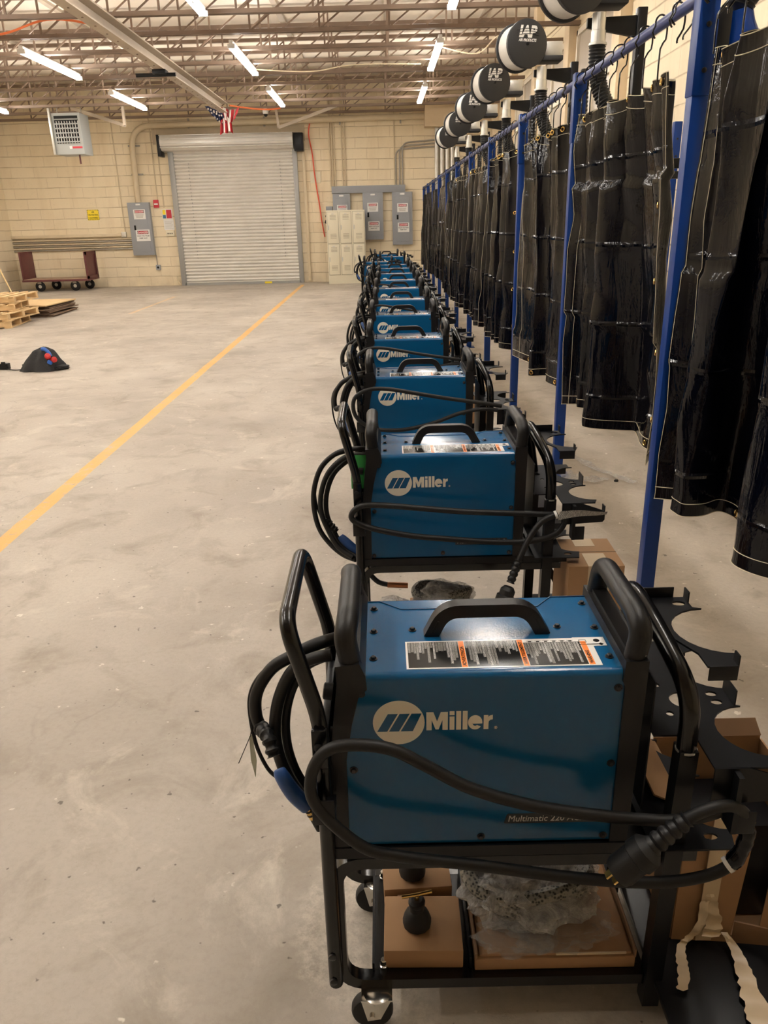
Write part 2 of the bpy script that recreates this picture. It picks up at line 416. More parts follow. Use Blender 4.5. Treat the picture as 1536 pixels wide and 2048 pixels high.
class MB:
    def __init__(s):
        s.bm = bmesh.new()

    def box(s, c, size, rot=None, bev=0.0, seg=2):
        r = bmesh.ops.create_cube(s.bm, size=1.0)
        vs = r['verts']
        mt = Matrix.Translation(c) @ (rot.to_4x4() if rot else Matrix.Identity(4)) @ Matrix.Diagonal((*size, 1))
        bmesh.ops.transform(s.bm, matrix=mt, verts=vs)
        if bev:
            es = {e for v in vs for e in v.link_edges}
            bmesh.ops.bevel(s.bm, geom=list(es), offset=bev, segments=seg, affect='EDGES', profile=0.6)
        return s

    def b(s, x0, x1, y0, y1, z0, z1, bev=0.0):
        return s.box(((x0 + x1) / 2, (y0 + y1) / 2, (z0 + z1) / 2), (abs(x1 - x0), abs(y1 - y0), abs(z1 - z0)), None, bev)

    def tube(s, pts, r, seg=10, square=False, aspect=1.0, caps=True, radii=None):
        pts = [Vector(p) for p in pts]
        T, U = frames(pts)
        if square:
            seg = 4
        rings = []
        for i, p in enumerate(pts):
            W = T[i].cross(U[i])
            rr = radii[i] if radii else r
            ring = []
            for k in range(seg):
                a = 2 * PI * k / seg + (PI / 4 if square else 0)
                q = rr * (1.41421 if square else 1)
                ring.append(s.bm.verts.new(p + U[i] * math.cos(a) * q + W * math.sin(a) * q * aspect))
            rings.append(ring)
        for i in range(len(rings) - 1):
            for k in range(seg):
                s.bm.faces.new((rings[i][k], rings[i][(k + 1) % seg], rings[i + 1][(k + 1) % seg], rings[i + 1][k]))
        if caps:
            s.bm.faces.new(list(reversed(rings[0])))
            s.bm.faces.new(rings[-1])
        return s

    def cyl(s, p0, p1, r0, r1=None, seg=16):
        return s.tube([p0, p1], r0, seg, radii=[r0, r0 if r1 is None else r1])

    def lathe(s, prof, p0, axis, seg=20):
        ax = Vector(axis).normalized()
        pts = [Vector(p0) + ax * h for r, h in prof]
        T = ax
        up = Vector((0, 0, 1)) if abs(ax.z) < 0.9 else Vector((0, 1, 0))
        u = ax.cross(up).normalized()
        v = ax.cross(u)
        rings = []
        for (r, h), p in zip(prof, pts):
            r = max(r, 1e-5)
            rings.append([s.bm.verts.new(p + (u * math.cos(2 * PI * k / seg) + v * math.sin(2 * PI * k / seg)) * r) for k in range(seg)])
        for i in range(len(rings) - 1):
            for k in range(seg):
                s.bm.faces.new((rings[i][k], rings[i][(k + 1) % seg], rings[i + 1][(k + 1) % seg], rings[i + 1][k]))
        s.bm.faces.new(list(reversed(rings[0])))
        s.bm.faces.new(rings[-1])
        return s

    def prism(s, poly, f, t, holes=()):
        """poly: 2D outline, f(u,v,w)->3D, w from 0 to t, holes: 2D outlines"""
        bm2 = bmesh.new()
        edges = []
        for loop in (poly,) + tuple(holes):
            vs = [bm2.verts.new((a, b_, 0)) for a, b_ in loop]
            for i in range(len(vs)):
                edges.append(bm2.edges.new((vs[i], vs[(i + 1) % len(vs)])))
        bmesh.ops.triangle_fill(bm2, use_beauty=True, use_dissolve=False, edges=edges)
        bmesh.ops.recalc_face_normals(bm2, faces=bm2.faces)
        r = bmesh.ops.extrude_face_region(bm2, geom=list(bm2.faces))
        for v in [g for g in r['geom'] if isinstance(g, bmesh.types.BMVert)]:
            v.co.z = 1
        mp = {}
        for v in bm2.verts:
            mp[v] = s.bm.verts.new(f(v.co.x, v.co.y, v.co.z * t))
        for fc in bm2.faces:
            try:
                s.bm.faces.new([mp[v] for v in fc.verts])
            except ValueError:
                pass
        # the original cap is consumed by the extrusion: put it back
        bm2.free()
        return s

    def grid(s, f, nu, nv):
        vs = [[s.bm.verts.new(f(i / nu, j / nv)) for i in range(nu + 1)] for j in range(nv + 1)]
        for j in range(nv):
            for i in range(nu):
                s.bm.faces.new((vs[j][i], vs[j][i + 1], vs[j + 1][i + 1], vs[j + 1][i]))
        return s

    def text(s, txt, size, mt, off=0.0, ext=0.0004, align='LEFT', width=None, shear=0.0, space=1.0):
        c = bpy.data.curves.new('t', 'FONT')
        c.body = txt
        c.size = size
        c.offset = off
        c.extrude = ext
        c.shear = shear
        c.space_character = space
        c.align_x = align
        c.resolution_u = 3
        o = bpy.data.objects.new('t', c)
        COL.objects.link(o)
        dg = bpy.context.evaluated_depsgraph_get()
        me = bpy.data.meshes.new_from_object(o.evaluated_get(dg))
        sc = Matrix.Identity(4)
        if width:
            xs = [v.co.x for v in me.vertices]
            wd = max(xs) - min(xs)
            sc = Matrix.Diagonal((width / wd, 1, 1, 1)) @ Matrix.Translation((-min(xs) if align == 'LEFT' else 0, 0, 0))
        me.transform(mt @ sc)
        s.bm.from_mesh(me)
        bpy.data.objects.remove(o)
        bpy.data.curves.remove(c)
        bpy.data.meshes.remove(me)
        return s

    def build(s, name, m, parent=None, smooth=True, org=None, angle=35):
        o3 = Vector(org) if org is not None else (ORG[parent.name] if parent else Vector((0, 0, 0)))
        bmesh.ops.recalc_face_normals(s.bm, faces=s.bm.faces)
        if o3.length:
            bmesh.ops.translate(s.bm, vec=-o3, verts=s.bm.verts)
        me = bpy.data.meshes.new(name)
        if smooth:
            ca = math.radians(angle)
            for fc in s.bm.faces:
                fc.smooth = True
            for e in s.bm.edges:
                if len(e.link_faces) == 2:
                    if e.link_faces[0].normal.angle(e.link_faces[1].normal, 0) > ca:
                        e.smooth = False
                else:
                    e.smooth = True
        s.bm.to_mesh(me)
        s.bm.free()
        me.materials.append(M[m] if isinstance(m, str) else m)
        o = bpy.data.objects.new(name, me)
        COL.objects.link(o)
        if parent:
            o.parent = parent
            ORG[o.name] = ORG[parent.name]
        else:
            o.location = o3
            ORG[o.name] = o3
        return o

def tag(o, label=None, cat=None, group=None, kind=None):
    if label: o['label'] = label
    if cat: o['category'] = cat
    if group: o['group'] = group
    if kind: o['kind'] = kind
    return o

def thing(name, loc, label, cat, group=None):
    o = bpy.data.objects.new(name, None)
    o.empty_display_size = 0.1
    COL.objects.link(o)
    o.location = loc
    ORG[o.name] = Vector(loc)
    return tag(o, label, cat, group)

def copy_tree(o, parent=None, skip=()):
    c = o.copy()
    COL.objects.link(c)
    if parent:
        c.parent = parent
    for ch in list(o.children):
        if ch.name.split('.')[0] in skip:
            continue
        copy_tree(ch, c, skip)
    return c

def circ(cx, cy, r, n=20, ax=1.0):
    return [(cx + r * ax * math.cos(2 * PI * k / n), cy + r * math.sin(2 * PI * k / n)) for k in range(n)]

FRONT = lambda x, y, z: Matrix.Translation((x, y, z)) @ Matrix.Rotation(PI / 2, 4, 'X')   # lettering facing -Y
ORD = ['nearest', 'second', 'third', 'fourth', 'fifth', 'sixth', 'seventh', 'eighth', 'ninth', 'tenth', 'eleventh', 'twelfth', 'thirteenth', 'farthest']

# ------------------------------------------------------------------ the room
XL, XR, YB, YF, ZC = -10.2, 3.0, 22.7, -7.0, 5.1
def struct(name, mb, m, parent=None, **k):
    o = mb.build(name, m, parent, **k)
    if not parent:
        tag(o, kind='structure')
    return o

struct('floor', MB().b(XL - .3, XR + .3, YF - .3, YB + .3, -0.2, 0), 'floor')
struct('ceiling', MB().b(XL - .3, XR + .3, YF - .3, YB + .3, ZC, ZC + .2), 'deck')
struct('wall_back', MB().b(XL - .3, XR + .3, YB, YB + .3, 0, ZC), 'wall_x')
struct('wall_left', MB().b(XL - .3, XL, YF, YB, 0, ZC), 'wall_y')
struct('wall_right', MB().b(XR, XR + .3, YF, YB, 0, ZC), 'wall_y')
struct('wall_front', MB().b(XL - .3, XR + .3, YF - .3, YF, 0, ZC), 'wall_x')
# darker concrete lintel beam over the roll-up door
struct('trim_1', MB().b(-6.0, -1.95, YB - .03, YB, 3.62, 4.0), mat('lintel_concrete', (0.52, 0.43, 0.30), 0.8, noise_s=5, noise_a=.15))

# right wall: pilasters and big dull panes between them
for i, y in enumerate((10.6, 13.3, 16.0, 18.7, 21.4)):
    struct('trim_%d' % (i + 2), MB().b(2.86, XR, y - .16, y + .16, 0, ZC, .01), 'pilaster')
for i, y in enumerate((11.95, 14.65, 17.35)):
    y0, y1 = y - 1.0, y + 1.0
    fr = MB()
    for (a, b_, c, d) in ((y0, y1, 4.05, 4.12), (y0, y1, 2.45, 2.52), (y0, y0 + .07, 2.45, 4.12), (y1 - .07, y1, 2.45, 4.12), (y - .03, y + .03, 2.45, 4.12), (y0, y1, 3.3, 3.35)):
        fr.b(2.93, XR, a, b_, c, d)
    wn = struct('window_%d' % (i + 1), fr, 'panel_trim')
    MB().b(2.965, 2.985, y0 + .03, y1 - .03, 2.48, 4.09).build('pane', 'glaze', wn)

# ------------------------------------------------------------------ roll-up door
dr = thing('door_1', (-3.88, YB, 0), None, None)
tag(dr, kind='structure')
mb = MB()
nsl = 40
x0, x1 = -5.5, -2.28
zt = 3.55
for i in range(nsl):
    za = i * zt / nsl
    h = zt / nsl
    prof = [(0, za), (-.012, za + .1 * h), (-.034, za + .3 * h), (-.042, za + .5 * h), (-.034, za + .72 * h), (-.012, za + .92 * h), (0, za + h)]
    vs = [[mb.bm.verts.new((x, YB - .05 + d, z)) for d, z in prof] for x in (x0, x1)]
    for k in range(len(prof) - 1):
        mb.bm.faces.new((vs[0][k], vs[1][k], vs[1][k + 1], vs[0][k + 1]))
mb.build('slat_curtain', 'slat', dr, angle=80)
MB().b(x0 - .02, x1 + .02, YB - .12, YB - .02, 0.0, 0.07).build('bottom_bar', 'guide', dr)
MB().b(-5.62, -5.48, YB - .12, YB, 0, 3.5, .008).build('guide_rail', 'guide', dr)
MB().b(-2.30, -2.18, YB - .12, YB, 0, 3.5, .008).build('guide_rail', 'guide', dr)
hp = [(-.02, 3.42), (-.30, 3.44), (-.42, 3.55), (-.44, 3.66), (-.38, 3.80), (-.02, 3.84)]
mb = MB()
mb.prism(hp, lambda u, v, w_: (-5.72 + w_, YB + u, v), 3.48)
mb.build('hood', 'slat', dr)
mb = MB()
for z in (3.50, 3.60, 3.70, 3.79):
    mb.b(-5.72, -2.24, YB - .452, YB - .42, z, z + .012)
mb.build('hood_rib', 'galv', dr)
MB().b(-5.80, -5.72, YB - .42, YB, 3.30, 3.82, .01).build('end_bracket', 'blackflat', dr)
MB().b(-2.22, -1.98, YB - .30, YB - .02, 3.36, 3.80, .015).build('operator_box', 'blackflat', dr)
MB().b(-2.05, -1.97, YB - .06, YB, 0.05, 3.4, .01).build('door_chain_guard', 'conduit', dr)
MB().b(-3.28, -3.08, YB - .125, YB - .119, .01, .06).build('sticker', 'yellow', dr)
mb = MB()
for x in (-5.1, -2.65):
    for i in range(8, 36):
        z = i * zt / nsl
        mb.b(x - .006, x + .006, YB - .092, YB - .07, z, z + .04)
mb.build('slat_clip', 'guide', dr)

# ------------------------------------------------------------------ roof trusses
ty = [YB - .35 - 1.16 * i for i in range(24)]
vert_len = 0.72
def member(name, p0, p1, th, parent):
    return MB().tube([p0, p1], th, square=True).build(name, 'truss', parent, smooth=False)
def make_truss(y):
    t = thing('roof_truss', (XL, y, 4.22), 'x', 'roof truss', 'steel roof trusses')
    mb = MB()
    for dy in (-.03, .03):
        mb.b(XL, XR, y + dy - .006, y + dy + .006, 4.22, 4.275)
        mb.b(XL, XR, y + dy * 1.2 - .02, y + dy * 1.2 + .02, 4.22, 4.228)
    mb.build('bottom_chord', 'truss', t, smooth=False)
    MB().b(XL, XR, y - .04, y + .04, 4.99, 5.05).build('top_chord', 'truss', t, smooth=False)
    pitch = 1.02
    n = int((XR - XL) / pitch)
    v0 = d0 = e0 = None
    for i in range(n + 1):
        x = XL + .2 + i * pitch
        if v0 is None:
            v0 = member('web_post', (x, y, 4.25), (x, y, 5.0), .014, t)
            xv0 = x
        else:
            c = v0.copy(); COL.objects.link(c); c.parent = t
            c.location = (x - xv0, 0, 0)
        if i < n:
            if d0 is None:
                d0 = member('web_diagonal', (x, y + .02, 4.26), (x + pitch, y + .02, 4.99), .011, t)
                xd0 = x
            else:
                c = d0.copy(); COL.objects.link(c); c.parent = t
                c.location = (x - xd0, 0, 0)
    return t
t0 = make_truss(ty[0])
tag(t0, 'brown steel roof truss against the back wall, above the roll-up door')
TORD = ['second', 'third', 'fourth', 'fifth', 'sixth', 'seventh', 'eighth', 'ninth', 'tenth', 'eleventh', 'twelfth', 'thirteenth', 'fourteenth']
for i, y in enumerate(ty[1:]):
    c = copy_tree(t0)
    c.location.y = y
    if i < 12:
        c['label'] = 'brown open-web roof truss, %s counting out from the back wall' % TORD[i]
    else:
        c['label'] = 'brown open-web roof truss above or behind the camera, beyond the frame'

# roof purlins running lengthwise under the deck
for i, x in enumerate((-9.0, -7.2, -5.4, -1.7, 0.2, 2.0)):
    tag(MB().b(x - .05, x + .05, YF, YB, 5.05, 5.10).build('roof_joist', 'beam', org=(x, 8, 5.05), smooth=False),
        'pale purlin strip running front to back under the deck', 'roof joist', 'pale purlin strips under the roof deck')

# crane-style channel beam running lengthwise
t = thing('channel_beam', (-3.5, 13, 4.0), 'long pale steel channel beam slung below the trusses, ending at the flag', 'steel beam')
MB().b(-3.62, -3.60, 2, 20.0, 4.02, 4.22).build('web', 'beam', t)
MB().b(-3.62, -3.46, 2, 20.0, 4.00, 4.02).build('lower_flange', 'beam', t)
MB().b(-3.62, -3.46, 2, 20.0, 4.20, 4.22).build('upper_flange', 'beam', t)
mb = MB()
for i in range(40):
    mb.cyl((-3.54, 2.3 + i * .45, 3.992), (-3.54, 2.3 + i * .45, 4.0), .014, seg=8)
mb.build('rivet', 'truss', t)
t = thing('beam_trolley', (-3.55, 14.4, 3.95), 'small dark clamp and bar hanging on the long channel beam', 'beam clamp')
MB().b(-3.66, -3.44, 14.3, 14.5, 3.93, 4.0, .01).build('clamp', 'blackflat', t)
MB().cyl((-3.95, 14.4, 3.93), (-3.3, 14.4, 3.93), .03).build('bar', 'blackflat', t)

# diagonal struts hanging from the far trusses
def strut(p0, p1, p2, label):
    t = thing('hanging_brace', p0, label, 'brace')
    MB().tube([p0, p1], .035, square=True).build('diagonal_bar', 'beam', t, smooth=False)
    if p2:
        MB().tube([p2, p1], .03, square=True).build('upright_bar', 'beam', t, smooth=False)
strut((-1.0, 21.2, 4.25), (-2.45, 21.2, 3.80), (-2.5, 21.2, 4.28), 'V-shaped pale brace hanging over the right end of the door')
strut((-7.5, 21.2, 4.35), (-5.95, 20.2, 3.83), (-5.95, 20.2, 4.3), 'pale diagonal brace left of the door, ending in the air')

# ------------------------------------------------------------------ strip lights
def make_light(x, y):
    t = thing('strip_light', (x, y, 4.12), 'x', 'ceiling light', 'fluorescent strip lights')
    MB().b(x - .03, x + .03, y - 1.22, y + 1.22, 4.15, 4.20, .008).build('housing', 'fixture', t)
    for dx in (-.038, .038):
        MB().cyl((x + dx, y - 1.17, 4.115), (x + dx, y + 1.17, 4.115), .019, seg=10).build('lamp_tube', 'tube', t)
    for dy in (-1.2, 1.2):
        MB().b(x - .055, x + .055, y + dy - .02, y + dy + .02, 4.09, 4.15).build('lamp_holder', 'fixture', t)
    return t
LX = (-8.55, -5.35, -2.18, 0.97)
LYE = (18.7, 14.55, 10.2, 6.05, 1.9)
colname = ('far left', 'left', 'middle', 'right-hand')
rowname = ('nearest the back wall', 'second from the back wall', 'third from the back wall')
l0 = None
for ci, x in enumerate(LX):
    for ri, y in enumerate(LYE):
        if l0 is None:
            l0 = make_light(x, y)
            xx0, yy0 = x, y
            o = l0
        else:
            o = copy_tree(l0)
            o.location = (x, y, 4.12)
        if ri < 3:
            o['label'] = 'glowing twin-tube strip light in the %s row, %s' % (colname[ci], rowname[ri])
        else:
            o['label'] = 'strip light of the %s row above the frame, level with the %s machine' % (colname[ci], 'fifth' if ri == 3 else 'nearest')

# ------------------------------------------------------------------ welder (built where the nearest one stands)
WO = Vector((0.19, 1.34, 0.483))
def make_welder():
    t = thing('welding_machine', WO, 'x', 'welding machine', 'blue welding machines in the row')
    # blue wrap: outline in x-z, extruded through y, long top edges rounded
    mb = MB()
    out = [(-.089, .492), (-.080, .484), (.421, .484), (.4225, .872), (-.045, .872), (-.048, .84)]
    ny = [(1.190, 0), (1.4875, 1)]
    # rounded cross-section (y,z) swept along x
    sec = []
    for k in range(7):
        a = PI / 2 * k / 6
        sec.append((1.190 + .013 * (1 - math.sin(a)) if False else 1.190 + .013 * (1 - math.cos(a)), .872 - .013 * (1 - math.sin(a))))
    secfar = [(2 * 1.33875 - y, z) for y, z in reversed(sec)]
    zs = [.484, .60, .72, .835, .8401]
    def xl(z):
        return -.095 if z < .84 else -.052
    ring = [(1.190, z) for z in zs] + sec + secfar + [(1.4875, z) for z in reversed(zs)]
    L = [mb.bm.verts.new((xl(z), y, z)) for y, z in ring]
    Rr = [mb.bm.verts.new((.4225, y, z)) for y, z in ring]
    n = len(ring)
    for i in range(n):
        j = (i + 1) % n
        mb.bm.faces.new((L[i], Rr[i], Rr[j], L[j]))
    mb.bm.faces.new(L); mb.bm.faces.new(list(reversed(Rr)))
    mb.build('housing', 'blue', t, angle=50)
    # folded seam on the lid
    mb = MB()
    pts = [(-.045, 1.474), (-.02, 1.474), (.025, 1.437), (.31, 1.437), (.345, 1.478), (.420, 1.478)]
    mb.tube([(x, y, .8725) for x, y in pts], .0016, seg=6)
    mb.build('lid_seam', 'blue_line', t)
    # bolts
    def bolt(p, ax):
        q = Vector(p)
        a = Vector(ax)
        m2 = MB()
        m2.lathe([(.0078, 0), (.0078, .0015), (.0055, .0016)], q, a, 14)
        m2.lathe([(.0052, .001), (.0052, .0052), (.004, .0062)], q, a, 6)
        m2.build('bolt', 'bolt', t)
    for x, z in ((-.055, .834), (-.0745, .665), (-.080, .493), (.17, .498), (.412, .835), (.412, .668), (.410, .495)):
        bolt((x, 1.190, z), (0, -1, 0))
    for x, y in ((-.032, 1.44), (-.032, 1.345), (-.032, 1.245), (.405, 1.445), (.405, 1.343), (.405, 1.235), (.045, 1.35), (.333, 1.35)):
        bolt((x, y, .872), (0, 0, 1))
    # front bezel (left) and rear bezel (right)
    mb = MB()
    out = [(-.124, .480), (-.122, .62), (-.109, .77), (-.098, .86), (-.100, .895), (-.056, .900), (-.046, .875), (-.044, .846), (-.060, .828), (-.074, .77), (-.087, .69), (-.089, .480)]
    mb.prism(out, lambda u, v, w_: (u, 1.184 + w_, v), .309)
    mb.build('front_bezel', 'plastic', t)
    mb = MB()
    out = [(.4225, .480), (.4225, .840), (.418, .850), (.420, .892), (.462, .892), (.461, .84), (.456, .480)]
    mb.prism(out, lambda u, v, w_: (u, 1.184 + w_, v), .309)
    mb.build('rear_bezel', 'plastic', t)
    for nm, x, sx in (('front_grip', -.075, -.006), ('rear_grip', .444, .004)):
        pts = round_path([(x - sx, 1.207, .87), (x + sx, 1.200, .945), (x, 1.232, .968), (x, 1.425, .968), (x + sx, 1.468, .945), (x - sx, 1.470, .87)], .035, 7)
        MB().tube(pts, .0205, seg=18, aspect=0.9).build(nm, 'plastic', t)
        m3 = MB()
        m3.b(x - .015, x + .015, 1.21, 1.465, .875, .9)
        m3.build('grip_base', 'plastic', t)
    # front control panel and its knobs on the far left face
    mb = MB()
    mb.b(-.136, -.12, 1.22, 1.46, .52, .74, .004)
    mb.build('control_panel', 'blackflat', t)
    for zz in (.60, .70):
        MB().lathe([(.017, 0), (.016, .016), (.012, .018)], (-.112, 1.25, zz + .1), (-1, 0, .15), 14).build('knob', 'plastic', t)
    # carry handle on the lid
    pts = round_path([(.079, 1.335, .868), (.107, 1.335, .926), (.270, 1.335, .926), (.302, 1.335, .868)], .03, 6)
    mb = MB()
    mb.tube(pts, .0135, square=True, aspect=1.0)
    es = [e for e in mb.bm.edges if e.is_boundary is False]
    bmesh.ops.bevel(mb.bm, geom=[e for e in mb.bm.edges if len(e.link_faces) == 2 and e.link_faces[0].normal.angle(e.link_faces[1].normal, 0) > .9], offset=.0035, segments=2, affect='EDGES')
    mb.build('carry_handle', 'plastic', t)
    for x, s_ in ((.083, 1), (.297, -1)):
        MB().box((x + .006 * s_, 1.3225, .893), (.004, .003, .028), Matrix.Rotation(.45 * s_, 3, 'Y')).build('handle_slot', 'dark', t)
    # warning label
    lb = MB().b(.029, .386, 1.207, 1.304, .8721, .8727).build('warning_label', 'white', t)
    MB().b(.352, .412, 1.274, 1.306, .8721, .8728).build('symbol_tab', 'white', lb)
    prm = MB(); prl = MB(); ink = MB(); orr = MB(); ot = MB()
    rnd = random.Random(4)
    segs = ((.033, .130), (.142, .243), (.255, .362))
    ymin, ymax = 1.2105, 1.3005
    for a, b_ in segs:
        ink.b(a, b_, ymin, ymax - (.010 if a > .25 else 0), .8727, .8729)
        x = a + .001
        while x < b_ - .004:
            wdt = .0045
            ln = rnd.uniform(.35, .98) if rnd.random() < .75 else rnd.uniform(.2, .5)
            yt = ymax - (.011 if a > .25 else .001)
            yl = yt - ln * (yt - ymin)
            (prl if rnd.random() < .25 else prm).b(x, x + wdt, yl, yt, .8729, .87305)
            x += wdt + .0007
    for a in (.1305, .2435, .3635):
        orr.b(a, a + .0105, ymin - .001, ymax + .001 - (.010 if a > .36 else 0), .8727, .8730)
    for a, s_ in ((.1305, 'ADVERTENCIA'), (.2435, 'AVERTISSEMENT'), (.3635, 'WARNING')):
        mt = Matrix.Translation((a + .0083, 1.214, .8730)) @ Matrix.Rotation(PI / 2, 4, 'Z')
        ot = MB()
        ot.text(s_, .0085, mt, off=.0003, ext=.0001, width=.006 * len(s_) + .002)
        ot.build('band_lettering', 'ink', lb)
    sym = MB()
    for i in range(6):
        x = .262 + i * .0155
        sym.b(x, x + .012, 1.2955, 1.2962, .8728, .8730)
        sym.b(x + .003, x + .009, 1.2918, 1.2946, .8728, .8730)
    sym.b(.36, .405, 1.2785, 1.281, .8728, .8730); sym.box((.402, 1.2798, .8729), (.007, .007, .0002), Matrix.Rotation(PI / 4, 3, 'Z'))
    sym.b(.362, .376, 1.2865, 1.2875, .8728, .8730); sym.b(.362, .376, 1.2955, 1.2965, .8728, .8730)
    sym.b(.362, .363, 1.2865, 1.2965, .8728, .8730); sym.b(.375, .376, 1.2865, 1.2965, .8728, .8730)
    sym.lathe([(.006, 0), (.006, .0002)], (.396, 1.293, .8728), (0, 0, 1), 16)
    ink.build('print_ground', 'ink', lb); tag(prm.build('small_print', 'print', lb), kind='stuff'); tag(prl.build('bold_print', 'print_light', lb), kind='stuff')
    orr.build('warning_band', 'orange', lb); sym.build('symbol_strip', 'ink', lb)
    # badge
    yf = 1.1895
    cx, cz, r = .0125, .7695, .0478
    disc = circ(cx, cz, r, 48)
    def bars():
        hs = []
        for i in range(3):
            x0 = -.0405 + i * .0218
            hs.append([(cx + x0, cz - .0195), (cx + x0 + .0188, cz - .0195), (cx + x0 + .0395, cz + .0195), (cx + x0 + .0207, cz + .0195)])
        hs[2][1] = (cx + .0258, cz - .0195); hs[2][2] = (cx + .0425, cz + .0195)
        return hs
    mb = MB()
    mb.prism(disc, lambda u, v, w_: (u, yf + .0007 - w_, v), .0007, holes=bars())
    bd = mb.build('badge', 'logo', t, smooth=False)
    mb = MB()
    kx, kz, X0_, Z0_ = .000306, .000371, .0635, .7515
    PR = lambda pts, dx: mb.prism(pts, lambda u, v, w_: (X0_ + (u + dx) * kx, yf + .0006 - w_, Z0_ + v * kz), .0007)
    PR([(0, 0), (0, 106), (42, 106), (64.5, 52), (87, 106), (129, 106), (129, 0), (97, 0), (97, 60), (74, 4), (55, 4), (32, 60), (32, 0)], 0)
    for dx, top in ((140, 78), (180, 109), (219, 109)):
        PR([(0, 0), (0, top), (29, top), (29, 0)], dx)
    PR([(0, 87), (0, 109), (29, 109), (29, 87)], 140)
    ea = [(42.5 + 43 * math.cos(a), 41 + 42 * math.sin(a)) for a in [math.radians(-8 + 343 * k / 26) for k in range(27)]]
    ea = [(42.5 + 43 * math.cos(a), 41 + 42 * math.sin(a)) for a in [math.radians(0 + 322 * k / 26) for k in range(27)]]
    ei = [(42.5 + 17 * math.cos(a), 41 + 21 * math.sin(a)) for a in [math.radians(310 - 120 * k / 10) for k in range(11)]]
    et = circ(42.5, 50, 13, 16)
    PR(ea + ei + [(22, 34), (85.5, 34)], 252)
    PR([(0, 0), (0, 82), (27, 82), (27, 70), (36, 79), (54, 83), (54, 57), (40, 55), (31, 47), (29, 36), (29, 0)], 346)
    mb.text('\u00ae', .008, FRONT(.1890, yf + .0002, .7515), ext=.0003)
    mb.build('brand_lettering', 'logo', t, smooth=False)
    pl = MB().prism([(.216, .5285), (.399, .5285), (.402, .531), (.402, .549), (.399, .552), (.222, .552), (.219, .549), (.2145, .531)], lambda u, v, w_: (u, yf + .0006 - w_, v), .0008).build('model_plate', 'plate', t)
    MB().text('Multimatic 220 AC/DC', .0205, FRONT(.2225, yf - .0004, .5335), off=0, ext=.0003, width=.172, shear=.15).build('plate_lettering', 'silver', pl, smooth=False)
    return t

def make_gun(t, style):
    if style == 0:
        main = [(-.098, 1.33, .872), (-.14, 1.31, .870), (-.169, 1.30, .862), (-.194, 1.3, .848), (-.229, 1.3, .826), (-.256, 1.3, .79), (-.270, 1.3, .754), (-.272, 1.3, .714), (-.265, 1.3, .685)]
        main2 = [(-.112, 1.27, .868), (-.145, 1.27, .862), (-.182, 1.28, .837), (-.206, 1.28, .802), (-.224, 1.28, .754), (-.233, 1.28, .701), (-.232, 1.28, .647), (-.222, 1.28, .596), (-.205, 1.27, .564), (-.18, 1.25, .545), (-.15, 1.22, .535)]
        thin = [(-.150, 1.31, .866), (-.196, 1.31, .852), (-.234, 1.31, .826), (-.267, 1.31, .79), (-.284, 1.31, .748), (-.286, 1.31, .694), (-.279, 1.31, .63), (-.261, 1.31, .575), (-.240, 1.30, .559)]
        g = [(-.262, 1.29, .690), (-.243, 1.25, .700), (-.230, 1.225, .672), (-.214, 1.205, .642), (-.194, 1.20, .605), (-.169, 1.20, .572), (-.158, 1.20, .545), (-.147, 1.20, .516)]
    else:
        main = [(-.10, 1.32, .86), (-.15, 1.30, .866), (-.21, 1.30, .85), (-.265, 1.3, .80), (-.295, 1.3, .72), (-.30, 1.3, .64), (-.285, 1.3, .56), (-.25, 1.3, .50), (-.20, 1.27, .465), (-.15, 1.23, .46)]
        main2 = [(-.10, 1.28, .85), (-.17, 1.28, .845), (-.235, 1.28, .79), (-.268, 1.28, .71), (-.272, 1.28, .63), (-.25, 1.28, .56), (-.215, 1.26, .50), (-.16, 1.23, .47)]
        thin = [(-.11, 1.31, .84), (-.18, 1.31, .85), (-.25, 1.31, .815), (-.29, 1.31, .74), (-.292, 1.31, .66), (-.275, 1.31, .60), (-.24, 1.3, .55)]
        g = [(-.262, 1.3, .60), (-.243, 1.3, .575), (-.222, 1.3, .548), (-.200, 1.29, .522), (-.175, 1.28, .500), (-.145, 1.27, .475), (-.13, 1.27, .455), (-.118, 1.27, .435)]
    MB().tube(smooth_path(main, 6), .0125 if style == 0 else .0095, seg=12).build('gun_cable', 'rubber', t)
    MB().tube(smooth_path(main2, 6), .012 if style == 0 else .0095, seg=12).build('gun_cable', 'rubber', t)
    m2 = [(x + .018, y + .02, z - .01) for x, y, z in main2[1:]]
    MB().tube(smooth_path(m2, 6), .0095, seg=10).build('gun_cable', 'rubber', t)
    MB().tube(smooth_path(thin, 5), .0042, seg=8).build('trigger_lead', 'rubber', t)
    sp = smooth_path(g[:3], 10)
    MB().tube(sp, .015, seg=12, radii=[(.0165 if k % 4 < 2 else .0125) * (1 - .15 * k / len(sp)) for k in range(len(sp))]).build('strain_relief', 'plastic', t)
    hd = smooth_path([Vector(g[2]) * .35 + Vector(g[3]) * .65, g[3], g[4], g[5]], 5)
    gh = MB().tube(hd, .012, seg=14, radii=[.0105 + .003 * math.sin(PI * k / len(hd)) + .0045 * k / len(hd) for k in range(len(hd))], aspect=1.15).build('gun_handle', 'gunblue', t)
    MB().tube(smooth_path(g[5:7], 3), .009, seg=12).build('brass_collar', 'brass', gh)
    a, b_ = Vector(g[5]), Vector(g[6])
    mb = MB()
    for k in (.3, .65):
        p = a.lerp(b_, k)
        mb.cyl(p - (b_ - a).normalized() * .002, p + (b_ - a).normalized() * .002, .0096, seg=12)
    mb.build('o_ring', 'rubber', gh)
    MB().tube([g[6], g[7]], .0085, seg=12).build('nozzle', 'rubber', gh)

